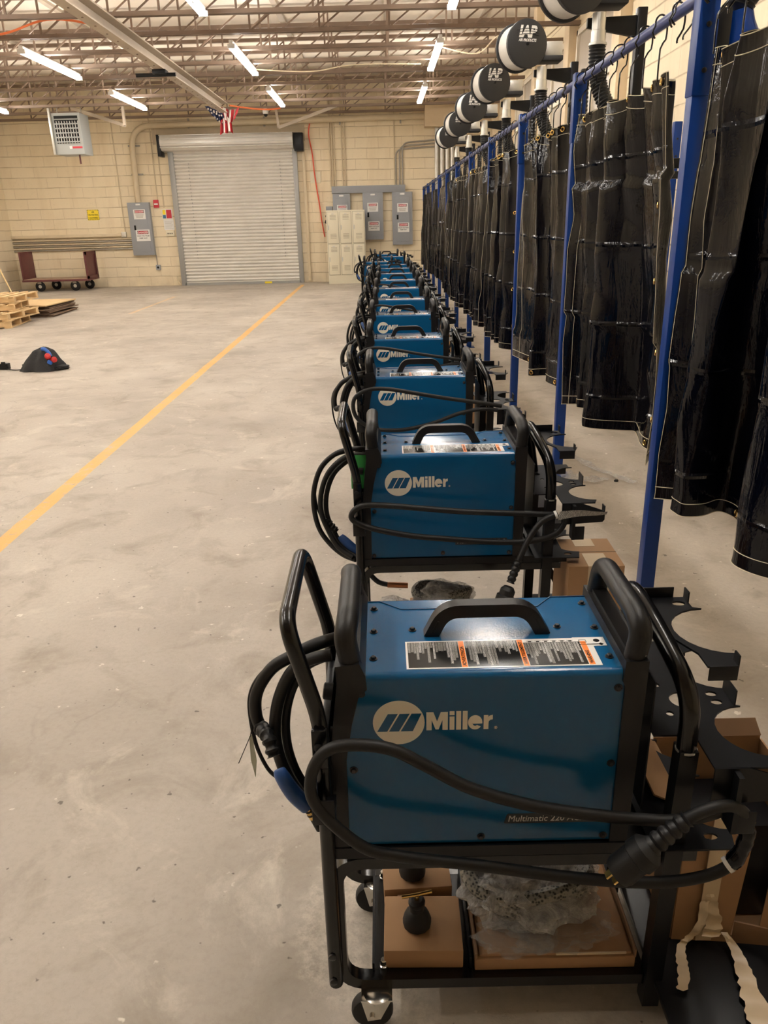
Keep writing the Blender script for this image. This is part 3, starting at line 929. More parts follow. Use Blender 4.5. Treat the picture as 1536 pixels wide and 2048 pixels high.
def make_cord(t, style):
    if style == 0:
        pts = [(.600, 1.13, .60), (.55, 1.12, .596), (.47, 1.12, .594), (.285, 1.12, .625), (.147, 1.12, .672), (.057, 1.12, .729), (-.005, 1.12, .766), (-.075, 1.12, .776), (-.122, 1.12, .760), (-.148, 1.12, .705), (-.139, 1.12, .64), (-.065, 1.12, .55), (.009, 1.12, .521), (.15, 1.12, .496), (.341, 1.12, .459), (.486, 1.12, .443), (.579, 1.12, .453), (.632, 1.12, .482), (.650, 1.12, .53), (.648, 1.12, .585), (.636, 1.11, .615), (.608, 1.10, .640), (.575, 1.09, .648), (.540, 1.085, .640), (.512, 1.08, .626)]
        c = MB().tube(smooth_path(pts, 6), .0112, seg=14).build('power_cord', 'rubber', t)
        sr = [Vector((.520, 1.08, .632)).lerp(Vector((.452, 1.07, .575)), k / 16) for k in range(17)]
        MB().tube(sr, .014, seg=14, radii=[(.0165 if k % 3 != 1 else .0125) + .004 * k / 16 for k in range(17)]).build('strain_relief', 'plastic', t)
        d = (Vector((.40, 1.07, .520)) - Vector((.452, 1.07, .575))).normalized()
        pg = MB().lathe([(.020, 0), (.032, .012), (.033, .035), (.029, .038), (.030, .075), (.026, .085)], (.460, 1.07, .582), d, 22).build('power_plug', 'rubber', t)
        m2 = MB()
        e = Vector((.460, 1.07, .582)) + d * .085
        sd = d.cross(Vector((0, 1, 0))).normalized()
        for q in (-1, 1):
            m2.box(e + sd * .010 * q + d * .008, (.004, .014, .02), Matrix.Rotation(.75, 3, 'Y'))
        m2.build('plug_blade', 'brass', pg)
        # crinkled wrap and its white ties
        w_ = smooth_path([(.648, 1.12, .590), (.653, 1.118, .555), (.648, 1.118, .52), (.634, 1.118, .487)], 6)
        rnd = random.Random(2)
        MB().tube(w_, .014, seg=12, radii=[.0125 + rnd.uniform(0, .004) for _ in w_]).build('cord_wrap', 'vinyl', t)
        for p, q in (((.646, 1.12, .597), (.648, 1.12, .591)), ((.632, 1.12, .486), (.626, 1.12, .481))):
            MB().cyl(p, q, .0158, seg=14).build('cable_tie', 'white', t)
    else:
        pts = [(.56, 1.13, .66), (.40, 1.115, .675), (.24, 1.115, .685), (.10, 1.115, .70), (-.04, 1.115, .715), (-.115, 1.115, .715), (-.150, 1.115, .69), (-.145, 1.115, .66), (-.08, 1.115, .63), (.05, 1.115, .60), (.20, 1.115, .582), (.36, 1.115, .567), (.48, 1.115, .57), (.56, 1.115, .595), (.59, 1.12, .64), (.58, 1.11, .675)]
        if style == 2:
            pts = [(.60, 1.13, .72), (.48, 1.115, .745), (.32, 1.115, .77), (.16, 1.115, .80), (.02, 1.115, .825), (-.08, 1.115, .825), (-.15, 1.115, .79), (-.165, 1.115, .73), (-.14, 1.115, .67), (-.06, 1.115, .62), (.08, 1.115, .61), (.24, 1.115, .64), (.38, 1.115, .69), (.50, 1.115, .71), (.58, 1.12, .70)]
        MB().tube(smooth_path(pts, 6), .0105, seg=12).build('power_cord', 'rubber', t)
        if style == 1:
            q = [(.555, 1.10, .672), (.50, 1.08, .655), (.455, 1.06, .60), (.42, 1.04, .53), (.40, 1.03, .48)]
            MB().tube(smooth_path(q, 6), .0105, seg=12).build('power_cord', 'rubber', t)
            sr = [Vector((.42, 1.04, .53)).lerp(Vector((.39, 1.02, .455)), k / 14) for k in range(15)]
            MB().tube(sr, .014, seg=12, radii=[.0155 if k % 3 != 1 else .012 for k in range(15)]).build('strain_relief', 'plastic', t)
            d = Vector((-.05, -.03, -.15)).normalized()
            pg = MB().lathe([(.017, 0), (.026, .012), (.026, .03), (.032, .034), (.033, .07), (.027, .08)], (.385, 1.015, .442), d, 20).build('power_plug', 'rubber', t)
            MB().cyl((.548, 1.10, .670), (.556, 1.10, .673), .0145).build('cable_tie', 'white', t)
            # printed caution tag hanging from the cord
            def fl(u, v):
                return Vector((.56 + u * .17, 1.08 - .02 * math.sin(u * 5) + .012 * v, .690 + .012 * math.sin(u * 5) - .036 * v * (1 - .6 * u)))
            MB().grid(fl, 14, 3).build('caution_tag', 'print_light', t)

# ------------------------------------------------------------------ cart
CO = Vector((0.2, 1.34, 0))
def cradle_outline(xb, xt, y0, y1, cs, r, np_=12):
    """back edge at xb, prong tips at xt, scallops centred at cs (cx,cy)"""
    out = [(xb, y1), (xb, y0), (xt, y0)]
    for cx, cy in cs:
        a = math.asin(min(1, (xt - cx) / r)) if abs(xt - cx) < r else 0
        for k in range(np_ + 1):
            th = -PI / 2 + a - 0 if False else None
            t = k / np_
            ang = (-PI / 2 - 0) - t * PI
            out.append((cx + r * math.cos(ang) * 1.0, cy + r * math.sin(ang)))
        # small flat of the prong after each scallop
        out.append((xt, cy + r + .006))
    out.append((xt, y1))
    return out

def make_cart():
    t = thing('welder_cart', CO, 'x', 'cart', 'black carts under the welding machines')
    for y in (1.196, 1.476):
        pts = [(.53, y, .440), (-.120, y, .440), (-.120, y, .105), (.53, y, .105)]
        MB().tube(round_path(pts, .062, 7), .0135, square=True).build('side_frame', 'black', t)
    mb = MB()
    mb.b(-.118, .620, 1.186, 1.494, .462, .468)
    mb.b(-.118, .620, 1.182, 1.187, .455, .4815)
    mb.b(-.118, .620, 1.494, 1.498, .455, .4815)
    mb.build('top_shelf', 'blackflat', t)
    MB().b(.53, .600, 1.185, 1.207, .428, .452).build('shelf_end', 'black', t)
    mb = MB()
    mb.b(-.05, .53, 1.205, 1.467, .112, .118)
    mb.b(-.055, -.050, 1.205, 1.467, .112, .140)
    mb.b(.155, .160, 1.205, 1.467, .118, .150)
    mb.build('lower_tray', 'blackflat', t)
    for (x, y) in ((-.03, 1.215), (-.03, 1.455)):
        MB().lathe([(.010, 0), (.010, .006), (.0075, .007), (.0075, .02), (.006, .022)], (x, y, .118), (0, 0, 1), 14).build('tray_bolt', 'chrome', t)
    # steering handle loop at the front
    pts = [(-.131, 1.172, .128), (-.130, 1.172, .79), (-.180, 1.172, .992), (-.182, 1.492, .992), (-.130, 1.492, .79), (-.138, 1.492, .13)]
    a = round_path(pts[:3] + pts[3:], .05, 8)
    MB().tube(a, .0148, seg=16).build('handle_loop', 'black', t)
    for y in (1.155, 1.509):
        MB().b(-.146, -.118, y - .006, y + .006, .70, .785, .003).build('handle_clamp', 'black', t)
    for z in (.22, .15, .75):
        MB().lathe([(.008, 0), (.008, .004), (.005, .006)], (-.134, 1.158 if z < .5 else 1.149, z), (0, -1, 0), 12).build('handle_screw', 'bolt', t)
    mb = MB()
    mb.b(-.150, -.108, 1.118, 1.122, .600, .655, .002)
    mb.b(-.150, -.146, 1.122, 1.165, .600, .655)
    mb.b(-.125, -.108, 1.122, 1.165, .60, .63)
    mb.build('cord_hook', 'blackflat', t)
    mb = MB()
    mb.b(.620, .655, 1.100, 1.104, .575, .625, .002)
    mb.b(.612, .622, 1.100, 1.14, .575, .70)
    mb.build('cord_hook', 'blackflat', t)
    # rear uprights and hoop
    for y in (1.190, 1.490):
        MB().tube([(.543, y, .035), (.551, y, .700)], .0175, square=True).build('rear_upright', 'blackflat', t)
    hp_ = [(.551, 1.190, .69), (.549, 1.190, .815), (.520, 1.30, .885), (.512, 1.43, .905), (.520, 1.50, .88), (.549, 1.495, .69)]
    MB().tube(round_path(hp_, .06, 7), .0185, seg=16).build('rear_hoop', 'black', t)
    MB().tube([(.551, 1.190, .695), (.551, 1.190, .699)], .0205, seg=16).build('weld_collar', 'galv', t)
    # bottle cradles
    o1 = [(.53, 1.465), (.53, 1.33), (.572, 1.24), (.572, 1.195)] + cradle_outline(.50, .628, 1.195, 1.465, [(.645, 1.325)], .088)[2:]
    mb = MB()
    mb.prism(o1, lambda u, v, w_: (u, v, .868 + w_), .004, holes=[circ(.606, 1.437, .010, 12, 1.4)])
    mb.b(.535, .605, 1.465, 1.468, .868, .895, .001)
    mb.b(.575, .628, 1.193, 1.196, .842, .872, .001)
    mb.b(.626, .629, 1.195, 1.215, .868, .892)
    mb.b(.626, .629, 1.440, 1.465, .868, .895)
    mb.build('upper_cradle', 'blackflat', t)
    o2 = [(.50, 1.565), (.50, 1.222), (.578, 1.222), (.578, 1.125)] + cradle_outline(.50, .692, 1.125, 1.565, [(.704, 1.232), (.704, 1.450)], .078)[2:]
    mb = MB()
    mb.prism(o2, lambda u, v, w_: (u, v, .700 + w_), .004, holes=[circ(.598, 1.335, .028), circ(.662, 1.325, .009, 12, 1.3), circ(.662, 1.354, .009, 12, 1.3), circ(.555, 1.29, .008, 10), circ(.560, 1.39, .008, 10), circ(.55, 1.45, .014, 10)])
    mb.prism([(.578, .704), (.640, .704), (.728, .672), (.728, .640), (.722, .632), (.578, .624)], lambda u, v, w_: (u, 1.122 + w_, v), .004)
    mb.b(.724, .728, 1.122, 1.150, .640, .690)
    mb.b(.692, .695, 1.312, 1.370, .700, .738)
    mb.b(.56, .69, 1.563, 1.567, .665, .704)
    mb.build('middle_cradle', 'blackflat', t)
    o3 = cradle_outline(.50, .66, 1.16, 1.60, [(.672, 1.29), (.672, 1.50)], .080)
    mb = MB()
    mb.prism(o3, lambda u, v, w_: (u, v, .478 + w_), .004, holes=[circ(.625, 1.193, .009, 12, 1.6)])
    mb.b(.50, .62, 1.60, 1.603, .478, .51)
    mb.build('lower_cradle', 'blackflat', t)
    # rear panel plate between uprights and platform for bottles
    MB().box((.50, 1.34, .66), (.003, .20, .30), Matrix.Rotation(0.0, 3, 'Y')).build('rear_plate', 'blackflat', t)
    mb = MB()
    mb.b(.545, .93, 1.00, 1.60, .098, .112, .002)
    mb.b(.545, .93, 1.00, 1.004, .07, .112)
    mb.build('bottle_platform', 'blackflat', t)
    for y in (1.46,):
        MB().tube([(.545, y, .44), (.72, y + (.0), .112)], .012, square=True).build('platform_stay', 'black', t)
    # casters
    for (x, y) in ((-.045, 1.175), (-.045, 1.47)):
        c = MB()
        for q in (-1, 1):
            c.prism([(x - .035, .092), (x + .030, .092), (x + .006, .035), (x - .022, .030)], lambda u, v, w_, q=q: (u, y + q * .019 + w_, v), .002)
        c.b(x - .035, x + .032, y - .021, y + .021, .088, .093, .002)
        c.lathe([(.030, 0), (.030, .006), (.022, .010)], (x, y, .088), (0, 0, 1), 18)
        cs = c.build('caster_fork', 'chrome', t)
        MB().lathe([(.028, -.013), (.042, -.012), (.045, -.006), (.045, .006), (.042, .012), (.028, .013)], (x - .012, y, .045), (0, 1, 0), 26).build('caster_wheel', 'rubber', cs)
        MB().cyl((x - .012, y - .024, .045), (x - .012, y + .024, .045), .006, seg=8).build('axle_bolt', 'chrome', cs)
    for y in (1.04, 1.56):
        MB().lathe([(.03, -.018), (.046, -.018), (.05, -.01), (.05, .01), (.046, .018), (.03, .018)], (.78, y, .05), (0, 1, 0), 26).build('rear_wheel', 'rubber', t)
    return t

# 14 positions: y of the near side minus the first one's, x shift
POS = [(0, 0), (.03, 1.375), (.004, 2.78), (-.012, 4.11), (-.008, 5.50), (.01, 6.80), (.015, 8.12), (.03, 9.40), (.04, 10.7), (.04, 11.95), (.03, 13.0), (-.24, 14.1), (.06, 16.1), (-.06, 17.3)]
BIT = {'bolt', 'band_lettering', 'small_print', 'bold_print', 'symbol_strip', 'symbol_tab', 'handle_slot', 'plate_lettering', 'tray_bolt', 'handle_screw', 'axle_bolt', 'o_ring', 'print_ground', 'trigger_lead'}
w0 = make_welder()
make_gun(w0, 0)
make_cord(w0, 0)
# the second machine: same body, other cable run
w1 = copy_tree(w0, skip=('power_cord', 'strain_relief', 'power_plug', 'cord_wrap', 'cable_tie', 'gun_cable', 'trigger_lead', 'gun_handle'))
ORG[w1.name] = WO
make_gun(w1, 1)
make_cord(w1, 1)
w2 = copy_tree(w1, skip=('power_cord', 'strain_relief', 'power_plug', 'cable_tie', 'caution_tag', 'gun_cable', 'trigger_lead', 'gun_handle'))
ORG[w2.name] = WO
make_gun(w2, 0)
make_cord(w2, 2)
ws = [w0, w1, w2]
for k in range(3, 14):
    src = w2 if k % 2 else w1
    c = copy_tree(src, skip=(BIT if k > 4 else ()) if k > 3 else ())
    ws.append(c)
c0 = make_cart()
cs_ = [c0] + [copy_tree(c0, skip=(BIT if k > 4 else ())) for k in range(1, 14)]
for k in range(14):
    dx, dy = POS[k]
    ws[k].location = WO + Vector((dx, dy, 0))
    cs_[k].location = CO + Vector((dx, dy, 0))
    extra = {0: ', lid fully in view', 1: ', plug hanging in front', 11: ', set left of the others'}.get(k, '')
    who = 'nearest' if k == 0 else ('farthest' if k == 13 else ORD[k])
    ws[k]['label'] = 'blue welding machine, %s in the row from the camera%s' % (who, extra)
    cs_[k]['label'] = 'black tubular cart under the %s blue welding machine in the row' % who

# ------------------------------------------------------------------ goods on the carts
def carton(name, x0, x1, y0, y1, z0, z1, rz, label, group=None, tape=True, org=None):
    c = Vector(((x0 + x1) / 2, (y0 + y1) / 2, z0))
    t = thing(name, c, label, 'cardboard box', group)
    t.rotation_euler.z = rz
    MB().b(x0, x1, y0, y1, z0, z1, .002).build('body', 'card', t)
    xm, ym = (x0 + x1) / 2, (y0 + y1) / 2
    MB().b(x0 - .001, x1 + .001, ym - .0015, ym + .0015, z1, z1 + .0006).build('lid_joint', 'card_edge', t)
    if tape:
        MB().b(xm - .04, xm + .035, y1 - .075, y1 - .002, z1 + .0004, z1 + .0012).build('tape', 'tape', t)
        m2 = MB()
        m2.b(xm - .03, xm + .05, y0 - .001, ym - .015, z1 + .0004, z1 + .0012)
        m2.b(xm - .03, xm + .05, y0 - .0012, y0 + .001, z1 - .10, z1 + .001)
        m2.build('tape', 'tape', t)
    return t

def regulator(x, y, z, label, lean=0.0):
    t = thing('gas_regulator', (x, y, z), label, 'regulator', 'gas regulators packed in the small boxes')
    MB().lathe([(.024, 0), (.0315, .008), (.0315, .022), (.024, .040), (.0165, .048), (.0155, .060), (.0185, .064), (.0185, .072), (.012, .077)], (x, y, z), (0, 0, 1), 12).build('cap', 'rubber', t)
    MB().cyl((x, y, z + .070), (x, y, z + .090), .0055, seg=10).build('screw', 'brass', t)
    MB().tube([(x - .033, y - .004, z + .088), (x, y, z + .089), (x + .033, y + .006, z + .092)], .004, seg=8).build('tee_bar', 'brass', t)
    return t

def small_box(x0, x1, y0, y1, z0, z1, rz, label):
    c = Vector(((x0 + x1) / 2, (y0 + y1) / 2, z0))
    t = thing('regulator_box', c, label, 'cardboard box', 'small regulator boxes')
    t.rotation_euler.z = rz
    MB().b(x0, x1, y0, y1, z0, z1, .003).build('body', 'card', t)
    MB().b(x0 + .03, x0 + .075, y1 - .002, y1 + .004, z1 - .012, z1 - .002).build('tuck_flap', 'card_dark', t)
    return t
small_box(-.028, .143, 1.208, 1.352, .119, .170, -.02, 'small brown box with black regulator cap, front of the nearest cart tray')
regulator(.045, 1.272, .1705, 'black capped regulator with brass tee screw on the front small box')
small_box(-.030, .130, 1.372, 1.462, .119, .172, .05, 'small brown box behind the front one on the nearest cart tray')
regulator(.040, 1.412, .1725, 'black capped regulator on the rear small box, partly under the shelf')

t = thing('flat_carton', (.34, 1.32, .119), 'flat brown carton under the wrapped cable on the nearest cart tray', 'cardboard box')
MB().b(.166, .510, 1.200, 1.462, .119, .150, .002).build('tray', 'card', t)
MB().b(.176, .502, 1.206, 1.462, .150, .158, .002).build('lid', 'card', t)
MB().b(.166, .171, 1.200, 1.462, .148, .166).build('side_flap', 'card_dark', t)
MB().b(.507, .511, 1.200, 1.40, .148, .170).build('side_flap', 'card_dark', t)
MB().b(.340, .49, 1.2015, 1.205, .156, .1605).build('paper_edge', 'tape', t)

def crumple(c, rad, seed, amp=.25, sub=4, flat=0.0, fz=None):
    mb = MB()
    bmesh.ops.create_icosphere(mb.bm, subdivisions=sub, radius=1)
    sd = Vector((seed * 3.1, seed * 1.7, seed * .9))
    for v in mb.bm.verts:
        n = v.co.normalized()
        k = 1 + amp * noise.noise(n * 2.2 + sd) + amp * .5 * noise.noise(n * 5.5 + sd) + amp * .35 * abs(noise.noise(n * 11 + sd))
        p = Vector((n.x * rad[0], n.y * rad[1], n.z * rad[2])) * k
        if p.z < -flat:
            p.z = -flat
        v.co = Vector(c) + p
    return mb
def wrapped_coil(c, R, label, seed, sx=1.0, group='wrapped cable coils on the carts'):
    t = thing('wrapped_cable_coil', (c[0], c[1], c[2] - .05), label, 'cable coil', group)
    mb = MB()
    for k in range(4):
        pts = [(c[0] + sx * (R + .004 * k) * math.cos(a), c[1] + (R * .72) * math.sin(a), c[2] + .012 * math.sin(a * 2 + k) + (k - 1.5) * .016) for a in [2 * PI * i / 36 for i in range(37)]]
        mb.tube(pts, .019, seg=10)
    mb.build('cable', 'coil', t)
    return t
tc_ = wrapped_coil((.300, 1.350, .215), .105, 'coiled mesh-sleeved cable in crumpled clear plastic on the nearest cart', 1, 1.15)
crumple((.305, 1.345, .215), (.155, .112, .060), 3, .28, 5, .052).build('film_wrap', 'film', tc_)
crumple((.36, 1.255, .178), (.11, .052, .024), 9, .5, 4, .018).build('film_wrap', 'film2', tc_)
crumple((.26, 1.235, .175), (.08, .04, .02), 14, .5, 4, .014).build('film_wrap', 'film2', tc_)

# second cart's tray
DX, DY = POS[1]
tc_ = wrapped_coil((.175 + DX, 1.30 + DY, .262), .072, 'coiled cable in clear wrap on the second cart, above the nearest machine', 5, 1.2)
crumple((.175 + DX, 1.30 + DY, .262), (.115, .10, .055), 7, .22, 5, .055).build('film_wrap', 'film', tc_)
MB().cyl((-.035 + DX, 1.34 + DY, .300), (.045 + DX, 1.34 + DY, .295), .011, seg=12).build('copper_end', 'copper', tc_)
MB().tube(smooth_path([(-.10 + DX, 1.36 + DY, .335), (-.07 + DX, 1.35 + DY, .308), (-.03 + DX, 1.34 + DY, .300)], 5), .010).build('cable_tail', 'rubber', tc_)
tb = crumple((.0 + DX, 1.26 + DY, .215), (.085, .07, .05), 21, .4, 4, .09).build('clear_parts_bag', 'film', org=(.06 + DX, 1.26 + DY, .12))
tag(tb, 'crumpled clear plastic parts bag at the left end of the second cart tray', 'plastic bag')
small_box(.06 + DX, .17 + DX, 1.37 + DY, 1.455 + DY, .119, .185, .1, 'small brown box at the back of the second cart tray')
small_box(.36 + DX, .50 + DX, 1.22 + DY, 1.42 + DY, .119, .165, 0, 'low brown box at the right end of the second cart tray')
carton('tall_carton', .622 + DX, .822 + DX, 1.135 + DY, 1.39 + DY, .113, .455, -.02, 'closed brown carton with pale tape on the second cart platform', 'cartons on the bottle platforms')
for k in range(2, 9):
    dx, dy = POS[k]
    hh = (.36, .42, .33, .44, .38, .42, .36)[k - 2]
    carton('tall_carton', .575 + dx, .775 + dx, 1.20 + dy, 1.45 + dy, .113, .113 + hh, (.1, -.05, .05, 0, .08, -.04, .02)[k - 2],
           'brown carton on the bottle platform of the %s cart in the row' % ORD[k], 'cartons on the bottle platforms', tape=(k < 5))

# torn open carton on the nearest platform
t = thing('torn_carton', (.72, 1.36, .113), 'torn open brown carton with ripped tape beside the nearest cart', 'cardboard box')
mb = MB()
def wallp(pts, th=.004):
    a = Vector(pts[0]); b_ = Vector(pts[1]); c = Vector(pts[2])
    n = (b_ - a).cross(c - a).normalized() * th
    vs = [mb.bm.verts.new(Vector(p)) for p in pts]
    vb = [mb.bm.verts.new(Vector(p) + n) for p in pts]
    mb.bm.faces.new(vs); mb.bm.faces.new(list(reversed(vb)))
    m_ = len(vs)
    for i in range(m_):
        mb.bm.faces.new((vs[i], vb[i], vb[(i + 1) % m_], vs[(i + 1) % m_]))
X0, X1, Y0, Y1 = .615, .865, 1.275, 1.50
wallp([(X0, Y0, .113), (X0 + .125, Y0 - .01, .113), (X0 + .145, Y0, .40), (X0 + .02, Y0, .475), (X0, Y0, .475)])
wallp([(X0, Y1, .113), (X0, Y0, .113), (X0, Y0, .475), (X0, Y1, .475)])
wallp([(X1, Y1, .113), (X0, Y1, .113), (X0, Y1, .485), (X1, Y1, .485)])
wallp([(X1, Y0, .113), (X1, Y1, .113), (X1, Y1, .475), (X1, Y0, .475)])
wallp([(X0, Y0, .113), (X1, Y0, .113), (X1, Y1, .113), (X0, Y1, .113)])
mb.build('body', 'card', t)
mb = MB()
wallp([(X0 + .175, Y0 - .03, .15), (X1 + .01, Y0 - .055, .16), (X1 + .05, Y0 - .02, .475), (X0 + .20, Y0 - .005, .47)])
mb.build('torn_flap', 'card', t)
mb = MB()
wallp([(X0 + .13, Y0 - .012, .113), (X0 + .245, Y0 - .06, .150), (X0 + .26, Y0 - .065, .185), (X0 + .13, Y0 - .012, .175)])
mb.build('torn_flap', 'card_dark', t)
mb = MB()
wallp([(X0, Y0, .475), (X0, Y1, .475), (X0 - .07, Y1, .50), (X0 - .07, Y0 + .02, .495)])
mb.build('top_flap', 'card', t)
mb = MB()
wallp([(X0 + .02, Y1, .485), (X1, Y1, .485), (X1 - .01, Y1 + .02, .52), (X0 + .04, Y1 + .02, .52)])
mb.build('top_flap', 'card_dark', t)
# black block added to stand for the shade inside the open carton
MB().b(X0 + .02, X1 - .02, Y0 + .05, Y1 - .02, .12, .38, .004).build('inside_shade_block', 'blackflat', t)
def ribbon(pts, wd, name, seed, m_='tape'):
    P = smooth_path(pts, 5)
    T, U = frames(P)
    rnd = random.Random(seed)
    mb2 = MB()
    Lv = []
    for i, p in enumerate(P):
        k = i / (len(P) - 1)
        f_ = wd[0] + (wd[1] - wd[0]) * k
        side = Vector((1, -.15, .1)).normalized()
        Lv.append((mb2.bm.verts.new(p - side * f_ * rnd.uniform(.7, 1.1) / 2), mb2.bm.verts.new(p + side * f_ * rnd.uniform(.7, 1.1) / 2),
                   mb2.bm.verts.new(p + Vector((0, -.006, .002)) * math.sin(i * 1.3))))
    for i in range(len(Lv) - 1):
        mb2.bm.faces.new((Lv[i][0], Lv[i][2], Lv[i + 1][2], Lv[i + 1][0]))
        mb2.bm.faces.new((Lv[i][2], Lv[i][1], Lv[i + 1][1], Lv[i + 1][2]))
    mb2.build(name, m_, t)
MB().b(X0 + .050, X0 + .085, Y0 - .013, Y0 - .0105, .118, .46).build('tape', 'tape', t)
ribbon([(.672, 1.262, .235), (.662, 1.245, .185), (.640, 1.245, .145), (.622, 1.235, .135), (.612, 1.20, .130), (.605, 1.17, .128), (.590, 1.14, .128)], (.020, .026), 'torn_tape', 1)
ribbon([(.680, 1.262, .255), (.690, 1.255, .215), (.694, 1.250, .175), (.690, 1.245, .150)], (.022, .045), 'torn_tape', 4)
ribbon([(.722, 1.255, .150), (.735, 1.22, .135), (.735, 1.18, .130), (.728, 1.13, .128), (.725, 1.08, .128), (.715, 1.04, .128), (.70, 1.005, .126)], (.014, .075), 'torn_tape', 6)

# ------------------------------------------------------------------ booth frames, rails, curtains
PX = 1.15
NP_ = 11
posts_y = [1.28 + 1.83 * k for k in range(NP_ + 1)]
def make_post(x, y, name='booth_post'):
    t = thing(name, (x, y, 0), 'x', 'post', 'blue booth posts')
    MB().b(x - .031, x + .031, y - .031, y + .031, .006, 2.26, .005).build('upright', 'postblue', t)
    mb = MB()
    mb.b(x - .035, x + .035, y - .035, y + .035, 2.02, 2.38, .006)
    mb.build('top_sleeve', 'postblue', t)
    MB().b(x - .07, x + .07, y - .07, y + .07, 0, .008).build('foot_plate', 'postblue', t)
    for z in (2.10, 2.24):
        MB().lathe([(.009, 0), (.009, .005), (.005, .007)], (x, y - .035, z), (0, -1, 0), 10).build('sleeve_screw', 'bolt', t)
    return t
p0 = make_post(PX, posts_y[1])
for k, y in enumerate(posts_y):
    if k == 0:
        continue
    o = p0 if k == 1 else copy_tree(p0)
    o.location = (PX, y, 0)
    o['label'] = 'blue square booth post under the curtain rail, %s along from the camera' % ('nearest' if k == 1 else ORD[k - 1])
o = copy_tree(p0); o.location = (PX, posts_y[0], 0)
o['label'] = 'blue square booth post just outside the right edge of the photo'
for k in range(1, 7):
    o = copy_tree(p0)
    o.location = (2.66, 7.6 - 5.49 + 1.83 * k, 0)
    o['label'] = 'blue rear booth post behind the curtains, %s along' % ORD[k - 1]
    o['group'] = 'blue rear booth posts'

for k in range(NP_):
    y0, y1 = posts_y[k], posts_y[k + 1]
    o = MB().tube([(PX - .01, y0 + .042, 2.335), (PX - .01, y1 - .042, 2.335)], .021, seg=14).build('curtain_rail', 'railblue', org=(PX - .01, (y0 + y1) / 2, 2.335))
    tag(o, 'round blue curtain rail over the %s curtained booth opening' % ('nearest' if k == 0 else ORD[k]), 'curtain rail', 'blue curtain rails')

def hook_mesh(mb, x, y, z0, rnd, tail=.17):
    """S hook over the rail at (x, y), tail going down to z0"""
    yaw = rnd.uniform(-.5, .5)
    pts = []
    for k in range(9):
        a = PI * 1.15 * k / 8 - .25
        pts.append(Vector((-.034 * math.cos(a), 0, .034 * math.sin(a))))
    pts = [Vector((-.030, 0, -.05)), Vector((-.045, 0, -.03))] + pts
    zr = 2.335 + .0
    pts += [Vector((.030, 0, -.05)), Vector((.004, 0, -.085)), Vector((.004, 0, z0 - zr))]
    rot = Matrix.Rotation(yaw, 3, 'Z')
    mb.tube([rot @ p + Vector((x, y, zr)) for p in smooth_path(pts, 2)], .0036, seg=6)

def catmull(P, u):
    n = len(P) - 1
    i = min(int(u * n), n - 1)
    t = u * n - i
    p0, p1, p2, p3 = P[max(0, i - 1)], P[i], P[i + 1], P[min(n, i + 2)]
    return tuple(0.5 * ((2 * p1[a]) + (p2[a] - p0[a]) * t + (2 * p0[a] - 5 * p1[a] + 4 * p2[a] - p3[a]) * t * t + (3 * p1[a] - p0[a] - 3 * p2[a] + p3[a]) * t ** 3) for a in (0, 1))

